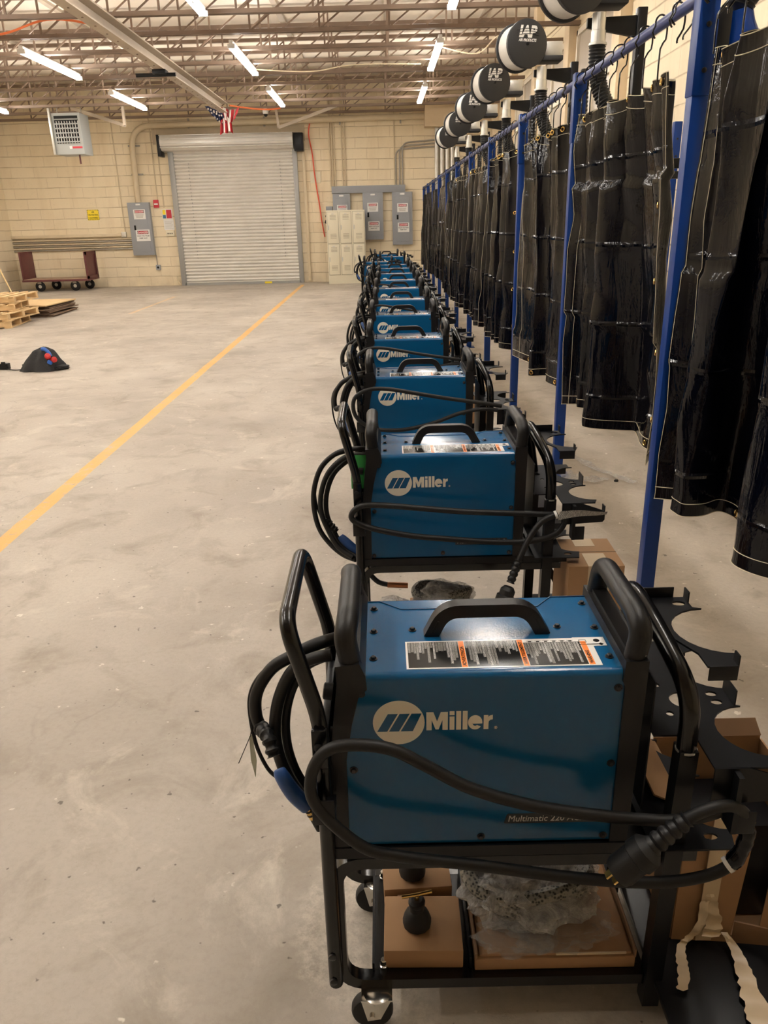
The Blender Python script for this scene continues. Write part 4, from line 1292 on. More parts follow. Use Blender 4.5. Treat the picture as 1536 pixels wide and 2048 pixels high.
def make_curtain(plan, zt, zb, seed, label, nu=110, nv=44, hooks=7, fine=True):
    rnd = random.Random(seed)
    yc = sum(p[1] for p in plan) / len(plan)
    t = thing('welding_curtain', (PX, yc, zb), label, 'welding curtain', 'black vinyl welding curtains')
    xm = PX + .0
    ys = [p[1] for p in plan]
    ya, yb = plan[0][1], plan[-1][1]
    ph = rnd.uniform(0, 6)
    crease = [rnd.uniform(-.012, .012) for _ in range(7)]
    def S_(u, v):
        bx, by = catmull(plan, u)
        # top edge: gathered on the hooks
        ty_ = ya + (yb - ya) * (u + .02 * math.sin(2 * PI * u * hooks / 1.0))
        tx_ = PX + .028 * math.sin(2 * PI * u * hooks + ph) + .25 * (bx - PX)
        k = min(1, v * 1.15) ** .75
        x = tx_ + (bx - tx_) * k
        y = ty_ + (by - ty_) * k
        # storage creases: the sheet kinks in and out between horizontal folds
        cz = v * 4.6
        i = int(cz)
        f = cz - i
        tri = (abs(f - .5) * 2)
        x += .012 * (1 - tri) * math.sin(u * 21 + i * 2.1 + ph) + crease[i] * tri
        x += .008 * noise.noise(Vector((u * 14, v * 5, seed)))
        y += .008 * noise.noise(Vector((u * 14, v * 5, seed + 9)))
        sag = .022 * (1 - v) * (1 - math.cos(2 * PI * u * (hooks - 1))) * .5
        z = zt + (zb - zt) * v - sag + .012 * v * math.sin(u * 9 + ph)
        return Vector((x, y, z))
    MB().grid(S_, nu, nv).build('vinyl_sheet', 'vinyl', t, angle=70)
    if fine:
        mb = MB()
        H_ = zt - zb
        for vv in (.0015, .033, .967, .9985):
            pts = [S_(i / nu, vv) for i in range(nu + 1)]
            mb.tube([p + Vector((-.0016, -.0016, 0)) for p in pts], .0017, seg=4)
        for uu in (.004, .05, .996):
            pts = [S_(uu, j / nv) for j in range(nv + 1)]
            mb.tube([p + Vector((-.002, -.002, 0)) for p in pts], .0013, seg=4)
        mb.build('hem_stitching', 'stitch', t)
    hkn = hooks
    for i in range(hkn):
        u = (i + .15) / (hkn - .7)
        p = S_(min(u, .99), .016)
        e = .004
        q = S_(min(u, .99) + (e if u < .9 else -e), .016)
        d = (q - p).normalized()
        n = d.cross(Vector((0, 0, 1))).normalized()
        if n.x > 0: n = -n
        if n.y > .5: n = -n
        if fine:
            m3 = MB()
            ring = []
            pts = [p + n * .003 + (d * math.cos(a) + Vector((0, 0, 1)) * math.sin(a)) * .0125 for a in [2 * PI * k / 14 for k in range(15)]]
            m3.tube(pts, .0045, seg=6)
            m3.build('grommet', 'brass', t)
        mh = MB()
        hook_mesh(mh, PX - .01, p.y, p.z, rnd)
        mh.build('hook', 'black', t)
    if fine:
        for i in range(3):
            u = (.12, .42, .83)[i]
            p = S_(u, .983)
            q = S_(u + .004, .983)
            d = (q - p).normalized()
            n = d.cross(Vector((0, 0, 1))).normalized()
            if n.x > 0: n = -n
            m3 = MB()
            pts = [p + n * .003 + (d * math.cos(a) + Vector((0, 0, 1)) * math.sin(a)) * .0125 for a in [2 * PI * k / 14 for k in range(15)]]
            m3.tube(pts, .0045, seg=6)
            m3.build('grommet', 'brass', t)
        for j in range(4):
            v = .30 + j * .19
            p = S_(.975, v); q = S_(.985, v)
            d = (q - p).normalized()
            n = d.cross(Vector((0, 0, 1))).normalized()
            if n.x > 0: n = -n
            m3 = MB()
            pts = [p + n * .003 + (d * math.cos(a) + Vector((0, 0, 1)) * math.sin(a)) * .0115 for a in [2 * PI * k / 12 for k in range(13)]]
            m3.tube(pts, .0042, seg=6)
            m3.build('grommet', 'brass', t)
    return t

plans = {}
plans[0] = [(1.125, 3.05), (1.20, 3.02), (1.26, 2.99), (1.235, 2.95), (1.155, 2.93), (1.15, 2.89), (1.18, 2.86), (1.26, 2.87), (1.36, 2.93), (1.40, 2.87), (1.36, 2.72), (1.29, 2.58), (1.21, 2.48), (1.185, 2.42), (1.20, 2.35), (1.26, 2.27), (1.36, 2.2), (1.38, 2.08), (1.26, 1.93), (1.18, 1.80), (1.22, 1.65), (1.32, 1.55), (1.27, 1.42)]
plans[1] = [(1.13, 4.88), (1.18, 4.85), (1.23, 4.81), (1.215, 4.74), (1.20, 4.70), (1.24, 4.65), (1.27, 4.55), (1.20, 4.42), (1.152, 4.34), (1.16, 4.29), (1.24, 4.25), (1.34, 4.22), (1.40, 4.18), (1.385, 4.08), (1.35, 3.93), (1.33, 3.8), (1.345, 3.66), (1.28, 3.58), (1.24, 3.50)]
plans[2] = [(1.12, 6.68), (1.17, 6.45), (1.21, 6.28), (1.24, 6.12), (1.20, 5.98), (1.125, 5.9), (1.13, 5.84), (1.21, 5.82), (1.25, 5.74), (1.24, 5.62), (1.175, 5.54), (1.17, 5.47), (1.22, 5.34), (1.26, 5.22), (1.22, 5.08)]
for k in range(NP_):
    y0, y1 = posts_y[k], posts_y[k + 1]
    rnd = random.Random(40 + k)
    if k in plans:
        plan = plans[k]
    else:
        plan = []
        y = y1 - rnd.uniform(.06, .14)
        end = y0 + rnd.uniform(.08, .3)
        s_ = 1
        while y > end:
            plan.append((PX + (-.10 if s_ % 2 else .05) + rnd.uniform(-.02, .04), y))
            y -= rnd.uniform(.07, .19)
            s_ += 1
    zt = 2.165 - (.0 if k != 1 else .0)
    zb = .50 + (.0 if k < 3 else rnd.uniform(-.05, .08))
    who = 'nearest' if k == 0 else ORD[k]
    make_curtain(plan, zt, zb, k + 1, 'glossy black vinyl curtain with tan stitching in the %s booth opening' % who,
                 nu=200 if k < 2 else (120 if k < 5 else 70), nv=60 if k < 2 else (40 if k < 5 else 24), hooks=8 if k < 4 else 6, fine=(k < 6))
# empty hooks left on the rail beside the near posts
hk = None
rnd = random.Random(8)
for i, y in enumerate((3.30, 3.36, 2.98, 2.90, 2.76, 5.10, 5.16)):
    mh = MB()
    hook_mesh(mh, PX - .01, y, 2.235, rnd)
    o = mh.build('curtain_hook', 'black', org=(PX - .01, y, 2.335))
    tag(o, 'empty black S hook hanging free on the blue rail near a post', 'curtain hook', 'empty black hooks on the rail')

# ------------------------------------------------------------------ fume extractor drums, arms and hoses
def make_extractor(y):
    x = 1.20
    z = 2.905
    t = thing('fume_extractor', (x, y, z), 'x', 'fume extractor', 'wall-arm fume extractors')
    yaw = math.radians(17)
    ax = Vector((math.sin(yaw) * -1, math.cos(yaw), 0))   # pointing away from the viewer
    ax = Vector((-.02, 1, 0)).normalized()
    fn = -Vector((-math.sin(yaw) * -1, -math.cos(yaw), 0))
    nrm = Vector((math.sin(yaw), -math.cos(yaw), 0))      # face normal, slightly to the right
    ax = -nrm
    c = Vector((x, y, z))
    MB().lathe([(.160, 0), (.172, .004), (.172, .03), (.165, .034)], c, ax, 40).build('face_plate', 'drumblack', t)
    MB().lathe([(.160, .0), (.160, .165)], c + ax * .03, ax, 40).build('drum_body', 'drumwhite', t)
    MB().lathe([(.165, 0), (.178, .004), (.178, .02), (.16, .024)], c + ax * .195, ax, 40).build('rear_rim', 'drumblack', t)
    # lettering on the face
    u = Vector((math.cos(yaw), math.sin(yaw), 0))
    Rm = Matrix(((u.x, 0, nrm.x), (u.y, 0, nrm.y), (u.z, 1, nrm.z))).to_4x4()
    def fm(a, b_, d=.0006):
        p = c + u * a + Vector((0, 0, b_)) + nrm * d
        return Matrix.Translation(p) @ Rm
    mb = MB()
    mb.text('IAP', .110, fm(-.078, .045), off=.005, ext=.0006, width=.158, shear=.22)
    mb.text('AIR PRODUCTS', .027, fm(-.080, .014), off=.0009, ext=.0006, width=.155, shear=.22)
    L_ = mb.build('lettering', 'white', t, smooth=False)
    mb = MB()
    for q in range(3):
        b_ = .061 + q * .0185
        pts = [c + u * a + Vector((0, 0, b_ + .012 * math.sin((a + .09) * 16) - .006)) + nrm * .0018 for a in [-.095 + .019 * j for j in range(11)]]
        mb.tube(pts, .0022, seg=5)
    mb.build('lettering_stripe', 'drumblack', t)
    m2 = MB()
    m2.lathe([(.014, 0), (.014, .004), (.005, .008)], c + nrm * .0, nrm, 10)
    m2.build('centre_boss', 'blackflat', t)
    # side motor box
    MB().b(x + .16, x + .30, y + .10, y + .24, z - .07, z + .03, .006).build('motor_box', 'galv', t)
    MB().b(x + .12, x + .30, y + .06, y + .26, z - .11, z - .075, .006).build('motor_bracket', 'drumblack', t)
    # arm and its post
    ap = [(x + .10, z - .15), (x + .10, z - .20), (x + .42, z - .26), (x + .42, z - .14)]
    MB().prism(ap, lambda a, b_, w_: (a, y + .22 + w_, b_), .03).build('arm', 'blackflat', t)
    MB().b(x + .40, x + .46, y + .20, y + .26, 1.88, z - .10, .006).build('arm_post', 'blackflat', t)
    MB().b(x + .46, XR - .001, y + .20, y + .26, 1.90, 1.96, .004).build('wall_arm', 'blackflat', t)
    # duct and hoses
    pc = Vector((x + .14, y + .10, z - .15))
    dct = MB().lathe([(.040, 0), (.040, .09), (.044, .092), (.044, .17)], pc, (0, 0, -1), 20).build('duct_pipe', 'galv', t)
    path = smooth_path([pc + Vector((0, 0, -.16)), pc + Vector((.004, 0, -.28)), pc + Vector((.025, -.02, -.40)), pc + Vector((.08, -.06, -.52)), pc + Vector((.17, -.12, -.60)), pc + Vector((.30, -.2, -.66))], 14)
    MB().tube(path, .05, seg=16, radii=[.052 if k % 2 else .045 for k in range(len(path))]).build('flex_hose', 'hose', t)
    MB().lathe([(.049, 0), (.054, .002), (.054, .014), (.049, .016)], pc + Vector((0, 0, -.155)), (0, 0, -1), 20).build('hose_clamp', 'galv', dct)
    path = [pc + Vector((-.045, .08, -.28 - .012 * k)) for k in range(70)]
    MB().tube(path, .03, seg=12, radii=[.030 if k % 2 else .025 for k in range(len(path))]).build('flex_hose', 'hose', t)
    return t
e0 = make_extractor(7.0)
EY = [5.25, 7.0, 8.85, 10.65, 12.45, 14.35]
for i, y in enumerate(EY):
    o = e0 if i == 1 else copy_tree(e0)
    o.location.y = y
    o['label'] = ('black-faced extractor drum above the rail, %s' % ('cut off by the top edge of the photo' if i == 0 else ('largest with its whole face in view' if i == 1 else '%s along from the camera' % ORD[i])))

# blue hood with black joint behind the near curtains (end of the extraction arms)
def hood_arm(x, y, z, label):
    t = thing('extraction_hood', (x, y, z), label, 'extraction hood', 'blue extraction hoods behind the curtains')
    MB().lathe([(.05, 0), (.055, .05), (.07, .10), (.075, .22), (.05, .24)], (x, y, z), (.25, .1, -1), 18).build('blue_tube', 'postblue', t)
    MB().b(x - .10, x - .04, y - .05, y + .03, z - .16, z + .0, .01).build('joint_bracket', 'blackflat', t)
    MB().lathe([(.02, 0), (.02, .02)], (x - .105, y - .02, z - .04), (-1, 0, 0), 10).build('joint_knob', 'rubber', t)
    pts = smooth_path([(x, y, z), (x + .03, y, z + .06), (x + .10, y, z + .09), (x + .22, y, z + .07), (x + .34, y + .05, z + .12), (x + .42, y + .1, z + .3)], 8)
    MB().tube(pts, .055, seg=14, radii=[.055 if k % 2 else .048 for k in range(len(pts))]).build('flex_hose', 'hose', t)
    MB().tube([(x + .42, y + .1, z + .28), (x + .42, y + .1, z + .9)], .05, seg=14).build('duct_pipe', 'galv', t)
    MB().tube([(x + .42, y + .1, z + .85), (XR, y + .1, z + .85)], .045, square=True).build('wall_arm', 'blackflat', t)
hood_arm(1.42, 3.50, 2.37, 'blue extraction hood with black joint above the curtain beside the nearest post')
hood_arm(1.38, 2.55, 2.40, 'blue extraction hood with black joint at the upper right, above the nearest curtain')

# ------------------------------------------------------------------ back wall fittings
YW = YB
def danger(parent, x, z, wd, big, y):
    h = wd * .78
    s_ = MB().b(x - wd / 2, x + wd / 2, y - .004, y, z - h / 2, z + h / 2).build('danger_sign', 'white', parent)
    MB().b(x - wd * .40, x + wd * .40, y - .006, y - .004, z + h * .12, z + h * .40).build('header', 'ink', s_)
    MB().b(x - wd * .36, x + wd * .36, y - .007, y - .006, z + h * .15, z + h * .37).build('header_field', 'red', s_)
    m2 = MB().text('DANGER', wd * .19, FRONT(x, y - .0074, z + h * .17), off=.001, ext=.0006, align='CENTER')
    m2.build('header_lettering', 'white', s_, smooth=False)
    m2 = MB()
    if big:
        m2.text('HIGH VOLTAGE', wd * .125, FRONT(x, y - .005, z - h * .10), off=.0006, ext=.0006, align='CENTER')
        m2.text('KEEP OUT', wd * .125, FRONT(x, y - .005, z - h * .30), off=.0006, ext=.0006, align='CENTER')
    else:
        for q in range(4):
            m2.b(x - wd * (.36 - .02 * q), x + wd * (.36 - .03 * q), y - .005, y - .004, z - h * (.06 + .10 * q), z - h * (.02 + .10 * q))
    m2.build('small_lettering', 'ink' if big else 'conduitgrey', s_, smooth=False)

def panel(x0, x1, z0, z1, label, dep=.16, signs=()):
    t = thing('breaker_panel', ((x0 + x1) / 2, YW, z0), label, 'electrical panel', 'grey electrical panels on the back wall')
    MB().b(x0, x1, YW - dep, YW - .001, z0, z1, .006).build('enclosure', 'panelgrey', t)
    dw = (x1 - x0) * .14
    MB().b(x0 + dw, x1 - dw, YW - dep - .012, YW - dep, z0 + .09, z1 - .12, .004).build('door', 'panelgrey', t)
    MB().b(x0 + dw + .04, x0 + dw + .09, YW - dep - .024, YW - dep - .012, (z0 + z1) / 2 - .02, (z0 + z1) / 2 + .10, .004).build('latch', 'ink', t)
    MB().b((x0 + x1) / 2 - .06, (x0 + x1) / 2 + .06, YW - dep - .01, YW - dep, z1 - .07, z1 - .03).build('sticker', 'white', t)
    for (sx, sz, sw, bg) in signs:
        danger(t, sx, sz, sw, bg, YW - dep - .012)
    return t
panel(-6.86, -6.27, .84, 2.20, 'grey breaker panel with danger signs left of the roll-up door', signs=((-6.55, 1.90, .32, False), (-6.52, 1.36, .38, True)))
panel(-1.27, -.80, 1.10, 2.29, 'grey breaker panel half hidden behind the lockers', signs=((-1.02, 1.90, .28, False),))
panel(-.46, .09, 1.10, 2.30, 'grey breaker panel between the other two, right of the lockers', signs=((-.19, 1.93, .29, False), (-.17, 1.45, .31, True)))
panel(.34, .89, .95, 2.30, 'rightmost grey breaker panel, beside the far curtains', signs=((.62, 1.90, .29, False), (.64, 1.40, .31, True)))
o = MB().b(-1.29, .70, YW - .15, YW - .001, 2.30, 2.48, .005).build('wire_trough', 'panelgrey', org=(-.3, YW, 2.3))
tag(o, 'long grey wiring trough running above the three breaker panels', 'wiring trough')
o = MB().b(-1.47, -1.29, YW - .12, YW - .001, 1.80, 1.98, .005).build('junction_box', 'panelgrey', org=(-1.38, YW, 1.8))
tag(o, 'small grey junction box just above the left end of the lockers', 'junction box')
o = MB().b(1.22, 2.99, YW - .45, YW - .001, 3.85, 4.42, .008).build('duct_box', 'pilaster', org=(2.1, YW, 3.85))
tag(o, 'large beige box high on the back wall at right, above vertical pipes', 'duct box')

t = thing('bent_conduit', (-6.5, YW, 2.2), 'thick cream pipe bending from the left panel along above the door', 'pipe')
pts = round_path([(-6.56, YW - .12, 2.20), (-6.52, YW - .12, 4.06), (1.22, YW - .12, 4.13)], .55, 12)
MB().tube(pts, .075, seg=16).build('pipe', 'conduit', t)
m2 = MB()
for z in (2.9, 3.6):
    m2.b(-6.66, -6.36, YW - .06, YW, z - .02, z + .02)
for x in (-5, -3, -1, .6):
    m2.b(x - .02, x + .02, YW - .06, YW, 3.98, 4.22)
m2.build('strap', 'conduitgrey', t)

def vpipe(x, z0, z1, r, m_, label, group, bend=None):
    pts = [(x, YW - r - .01, z0), (x, YW - r - .01, z1)]
    if bend:
        pts = round_path(pts + [bend], .18, 6)
    o = MB().tube(pts, r, seg=10).build('wall_conduit', m_, org=(x, YW, z0))
    tag(o, label, 'conduit', group)
for x in (1.56, 1.70, 1.84, 1.98):
    vpipe(x, .0, 3.85, .058, 'galv', 'shiny galvanised pipe dropping from the beige box on the back wall', 'galvanised pipes under the beige box')
for i, x in enumerate((-1.30, -1.24, -1.18, -.98, -.90)):
    vpipe(x, 2.48, 4.9, .017, 'conduit', 'thin cream conduit rising from the trough left end to the roof', 'thin conduits above the trough left end')
for i, x in enumerate((.46, .56, .64)):
    vpipe(x, 2.48, 3.35 + .08 * i, .02, 'conduitgrey', 'thin conduit rising off the trough right end and bending to the pipes', 'bent thin conduits at the trough right end', bend=(1.5, YW - .03, 3.40 + .08 * i))
vpipe(.42, 2.48, 4.9, .014, 'conduit', 'single thin conduit climbing the wall left of the bent ones', None)
vpipe(-6.05, 2.2, 4.6, .013, 'conduit', 'thin conduit from the red alarm box up to the roof', None)
vpipe(-5.9, 2.05, 4.0, .013, 'conduit', 'thin conduit above the small coloured diamond sign', None)
vpipe(-7.05, 1.25, 4.4, .012, 'conduit', 'thin conduit climbing from the outlet at the end of the pipe bank', None)

m2 = thing('conduit_bank', (-8.5, YW, 1.1), 'bank of stacked horizontal pipes along the wall behind the maroon cart', 'pipe')
for i in range(6):
    z = 1.02 + i * .052
    MB().tube([(XL, YW - .04, z), (-6.87, YW - .04, z)], .021, seg=10).build('pipe', 'conduitgrey' if i % 2 == 0 else 'conduit', m2)
o = MB().b(XL, -7.15, YW - .09, YW - .001, 1.345, 1.42, .004).build('wireway', 'conduit', org=(-8.6, YW, 1.34))
tag(o, 'square cream wireway just above the bank of pipes at left', 'wireway')
o = MB().b(-7.15, -7.02, YW - .08, YW - .001, 1.32, 1.46, .008).build('outlet_box', 'galv', org=(-7.08, YW, 1.32))
tag(o, 'small metal outlet box at the end of the wireway, left of the panel', 'outlet box')
t = thing('wall_outlet', (-6.25, YW, .44), 'small grey outlet low on the wall below the left panel', 'outlet box')
MB().b(-6.31, -6.19, YW - .06, YW - .001, .44, .57, .006).build('box', 'panelgrey', t)
MB().lathe([(.03, 0), (.03, .004)], (-6.25, YW - .06, .505), (0, -1, 0), 14).build('socket', 'ink', t)
MB().cyl((-6.27, YW - .02, .57), (-6.27, YW - .02, .84), .012, seg=8).build('riser', 'conduitgrey', t)
t = thing('fire_alarm_pull', (-6.1, YW, 2.05), 'red fire alarm box on the wall above and right of the left panel', 'fire alarm')
MB().b(-6.17, -6.03, YW - .06, YW - .001, 2.06, 2.26, .008).build('case', 'red', t)
MB().b(-6.15, -6.05, YW - .066, YW - .06, 2.13, 2.17).build('pull_bar', 'white', t)
t = thing('hazard_poster', (-5.83, YW, 1.9), 'small yellow, blue and red poster between left panel and door', 'sign')
MB().b(-5.98, -5.70, YW - .006, YW - .001, 1.76, 2.02).build('backing', 'white', t)
MB().b(-5.96, -5.88, YW - .009, YW - .006, 1.88, 2.0).build('yellow_field', 'yellow', t)
MB().b(-5.96, -5.88, YW - .009, YW - .006, 1.78, 1.87).build('blue_field', 'signblue', t)
MB().b(-5.86, -5.72, YW - .009, YW - .006, 1.78, 2.0).build('red_field', 'red', t)
t = thing('posted_notice', (-5.83, YW, 1.5), 'white printed notice under the coloured poster by the door', 'sign')
MB().b(-5.96, -5.68, YW - .005, YW - .001, 1.48, 1.75).build('sheet', 'white', t)
m2 = MB()
for q in range(7):
    m2.b(-5.93, -5.71 - .02 * (q % 3), YW - .006, YW - .005, 1.70 - q * .03, 1.706 - q * .03)
m2.build('print', 'conduitgrey', t)
t = thing('door_switch', (-5.8, YW, 1.3), 'cream three-button door control under the white notice', 'switch')
MB().b(-5.92, -5.69, YW - .05, YW - .001, 1.32, 1.46, .008).build('case', 'locker', t)
for q in range(3):
    MB().b(-5.875 + q * .055, -5.85 + q * .055, YW - .058, YW - .05, 1.375, 1.405).build('button', 'ink', t)
t = thing('caution_sign', (-7.87, YW, 1.8), 'yellow caution sign with dashed black border above the pipe bank', 'sign')
MB().b(-8.03, -7.71, YW - .006, YW - .001, 1.78, 2.05, .004).build('plate', 'yellow', t)
m2 = MB()
for q in range(7):
    for z in (1.787, 2.035):
        m2.b(-8.02 + q * .046, -7.995 + q * .046, YW - .008, YW - .006, z, z + .011)
for q in range(6):
    for x in (-8.028, -7.722):
        m2.b(x, x + .011, YW - .008, YW - .006, 1.80 + q * .043, 1.822 + q * .043)
m2.text('USE', .045, FRONT(-7.87, YW - .0075, 1.975), off=.001, align='CENTER', ext=.0008)
m2.text('PROTECTIVE', .045, FRONT(-7.87, YW - .0075, 1.90), off=.001, align='CENTER', ext=.0008)
m2.text('CLOTHING', .045, FRONT(-7.87, YW - .0075, 1.825), off=.001, align='CENTER', ext=.0008)
m2.build('lettering', 'ink', t, smooth=False)
o = MB().b(-1.86, -1.58, YW - .03, YW - .001, 2.58, 2.86, .01).build('blank_plate', 'locker', org=(-1.72, YW, 2.58))
tag(o, 'blank cream cover plate on the wall right of the door', 'cover plate')
o = MB().tube(smooth_path([(-1.80, YW - .08, 4.02), (-1.84, YW - .05, 3.75), (-1.77, YW - .05, 3.3), (-1.74, YW - .05, 2.85), (-1.69, YW - .05, 2.4), (-1.64, YW - .05, 2.0), (-1.60, YW - .05, 1.6), (-1.54, YW - .05, 1.2)], 6), .016, seg=8).build('red_hose', 'redcord', org=(-1.7, YW, 1.2))
tag(o, 'thin red air hose hanging down the wall right of the door', 'hose')
t = thing('hose_fitting', (-1.45, YW, 1.4), 'small black hose reel fitting on the wall beside the lockers', 'hose fitting')
MB().tube(smooth_path([(-1.49, YW - .04, 1.75), (-1.44, YW - .06, 1.65), (-1.50, YW - .05, 1.58), (-1.43, YW - .05, 1.5), (-1.46, YW - .04, 1.40)], 4), .022, seg=8).build('hose', 'rubber', t)
MB().lathe([(.05, 0), (.05, .03)], (-1.46, YW - .03, 1.60), (0, -1, 0), 14).build('gauge', 'rubber', t)
MB().lathe([(.038, .03), (.038, .034)], (-1.46, YW - .03, 1.60), (0, -1, 0), 14).build('dial', 'white', t)
o = MB().tube(smooth_path([(-5.75, YW - .04, .25), (-5.73, YW - .06, .12), (-5.66, YW - .10, .02)], 5), .018).build('pipe_stub', 'conduit', org=(-5.75, YW, 0))
tag(o, 'short bent cream pipe stub at the foot of the wall left of the door', 'pipe')
t = thing('security_camera', (-2.75, 21.19, 4.1), 'round white dome camera under the trusses right of the flag', 'camera')
MB().lathe([(.07, 0), (.07, .10), (.06, .12)], (-2.75, 21.19, 4.225), (0, 0, -1), 18).build('mount', 'white', t)
MB().lathe([(.052, .12), (.045, .16), (.02, .18)], (-2.75, 21.19, 4.225), (0, 0, -1), 18).build('dome', 'ink', t)
o = MB().tube(smooth_path([(-3.4, 19.9, 4.15), (-3.0, 20.2, 4.12), (-2.6, 20.4, 4.11), (-2.3, 20.5, 4.14)], 6), .018, seg=8).build('orange_cord', 'orangecord', org=(-3, 20, 4.1))
tag(o, 'orange cord sagging from the beam end toward the light right of the flag', 'cord')
o = MB().tube(smooth_path([(-8.2, 12.2, 4.30), (-7.2, 12.5, 4.18), (-6.2, 12.5, 4.12), (-5.2, 12.4, 4.16), (-4.4, 12.3, 4.30), (-3.7, 13.0, 4.24), (-3.9, 15.0, 4.24)], 8), .015, seg=8).build('orange_cord', 'orangecord', org=(-6, 12.4, 4.1))
tag(o, 'orange cord looped under the trusses at the upper left', 'cord')
def wire(pts, label):
    o = MB().tube(smooth_path(pts, 6), .011, seg=6).build('ceiling_wire', 'conduit', org=pts[0])
    tag(o, label, 'wire', 'loose wires under the roof')
wire([(-8.5, 12, 4.45), (-7.6, 12.3, 4.25), (-6.9, 12.4, 4.18), (-6.0, 12.3, 4.3), (-5.6, 12.0, 4.6)], 'pale loose wire drooping at the upper left corner')
wire([(-2.2, 15.8, 4.2), (-1.2, 15.9, 4.16), (-.4, 15.6, 4.2), (.8, 15.8, 4.22)], 'pale loose wire strung between the middle and right light rows')
wire([(1.0, 14.2, 4.2), (1.6, 14.0, 4.05), (1.9, 13.5, 4.2), (2.4, 13.4, 4.05), (2.9, 13.2, 4.4)], 'pale loose wire above the extractor drums')

# ------------------------------------------------------------------ lockers
t = thing('locker_bank', (-.91, 21.95, 0), 'cream two-high bank of six metal lockers against the back wall', 'lockers')
LX0, LX1, LZ = -1.43, -.41, 1.87
MB().b(LX0, LX1, 21.85, 22.3, 0, LZ, .004).build('cabinet', 'locker', t)
cw = (LX1 - LX0) / 3
m2 = MB()
for c_ in range(3):
    for r_ in range(2):
        m2.b(LX0 + c_ * cw + .022, LX0 + (c_ + 1) * cw - .012, 21.846, 21.851, .232 + r_ * .81, 1.028 + r_ * .81)
m2.build('door_gap', 'lockerdark', t)
for r_ in range(2):
    for c_ in range(3):
        xa = LX0 + c_ * cw + .03
        xb = LX0 + (c_ + 1) * cw - .02
        za = .24 + r_ * .81
        zb_ = za + .78
        d = MB().b(xa, xb, 21.835, 21.85, za, zb_, .004).build('locker_door', 'locker', t)
        m2 = MB()
        for q in range(4):
            for zz in (za + .12, zb_ - .19):
                m2.b(xa + .07, xb - .06, 21.831, 21.835, zz + q * .035, zz + q * .035 + .010)
        m2.build('louvre', 'lockerdark', d)
        MB().b(xa + .012, xa + .035, 21.815, 21.835, (za + zb_) / 2 - .05, (za + zb_) / 2 + .06, .003).build('latch', 'galv', d)
        MB().b((xa + xb) / 2 - .03, (xa + xb) / 2 + .03, 21.831, 21.835, zb_ - .06, zb_ - .04).build('number_plate', 'galv', d)

# ------------------------------------------------------------------ hanging heater
t = thing('unit_heater', (-7.26, 20.0, 3.2), 'grey louvred unit heater hanging from the trusses at upper left', 'heater')
hx0, hx1, hz0, hz1, hy = -7.58, -6.92, 3.22, 4.10, 20.0
MB().b(hx0, hx1, hy, hy + .6, hz0, hz1, .01).build('cabinet', 'heater', t)
MB().b(hx0 + .06, hx1 - .05, hy - .004, hy + .002, hz0 + .24, hz1 - .06).build('outlet_void', 'dark', t)
for q in range(6):
    z = hz0 + .27 + q * .095
    MB().box(((hx0 + hx1) / 2, hy - .02, z), (hx1 - hx0 - .10, .05, .012), Matrix.Rotation(.5, 3, 'X')).build('louvre', 'heater', t)
m2 = MB()
for q in range(9):
    x = hx0 + .10 + q * .062
    m2.b(x, x + .014, hy - .012, hy, hz0 + .24, hz1 - .17)
m2.build('fin', 'galv', t)
MB().b(hx0 - .05, hx0, hy - .05, hy + .02, hz0 - .0, hz1 + .1, .004).build('side_channel', 'galv', t)
MB().b(hx1 - .26, hx1 - .03, hy - .006, hy - .0, hz0 + .13, hz0 + .17).build('name_strip', 'red', t)
MB().b(hx1 - .33, hx1 - .27, hy - .006, hy - .0, hz0 + .12, hz0 + .18).build('name_badge', 'white', t)
MB().cyl((hx1 - .16, hy + .1, hz0 - .20), (hx1 - .16, hy + .1, hz0), .02, seg=8).build('drain_pipe', 'maroon', t)
for x in (hx0 + .05, hx1 - .05):
    MB().cyl((x, hy + .3, hz1), (x, hy + .3, 4.3), .012, seg=8).build('hanger_rod', 'conduitgrey', t)

# ------------------------------------------------------------------ flag bunched at the beam end
t = thing('american_flag', (-3.55, 19.95, 3.6), 'bunched stars and stripes flag tied at the end of the channel beam', 'flag')
def cloth(x0, x1, x2, x3, z0, z1, seed, name, stripes, yb=19.9, nu=26, nv=14):
    def f_(u, v):
        a = x0 + (x1 - x0) * u
        b_ = x2 + (x3 - x2) * u
        x = a + (b_ - a) * v
        y = yb + .06 * math.sin(u * 17 + seed) * (.4 + v * .6)
        z = z1 + (z0 - z1) * v + .04 * math.sin(u * 5 + seed) + .05 * noise.noise(Vector((u * 3, v * 3, seed)))
        return Vector((x, y, z))
    if stripes:
        n = stripes
        for par, mm in ((0, 'flagred'), (1, 'flagwhite')):
            m2 = MB()
            for s_ in range(n):
                if s_ % 2 != par:
                    continue
                m2.grid(lambda u, v, s_=s_: f_((s_ + u) / n, v), 4, nv)
            m2.build('red_stripe' if par == 0 else 'white_stripe', mm, t)
    else:
        fl = MB().grid(f_, nu, nv).build(name, 'flagblue', t)
        m2 = MB()
        for i in range(5):
            for j in range(3):
                p = f_(.12 + i * .19, .18 + j * .30) + Vector((0, -.03, 0))
                m2.lathe([(.022, 0), (.022, .003)], p, (0, -1, 0), 5)
        m2.build('star', 'flagwhite', fl)
cloth(-3.98, -3.62, -3.72, -3.50, 3.80, 4.12, 1, 'canton', 0)
cloth(-3.62, -3.16, -3.55, -3.30, 3.84, 4.10, 2, 'stripes', 7, 19.88)
cloth(-3.62, -3.38, -3.66, -3.36, 3.57, 3.88, 5, 'stripes', 5, 19.86)

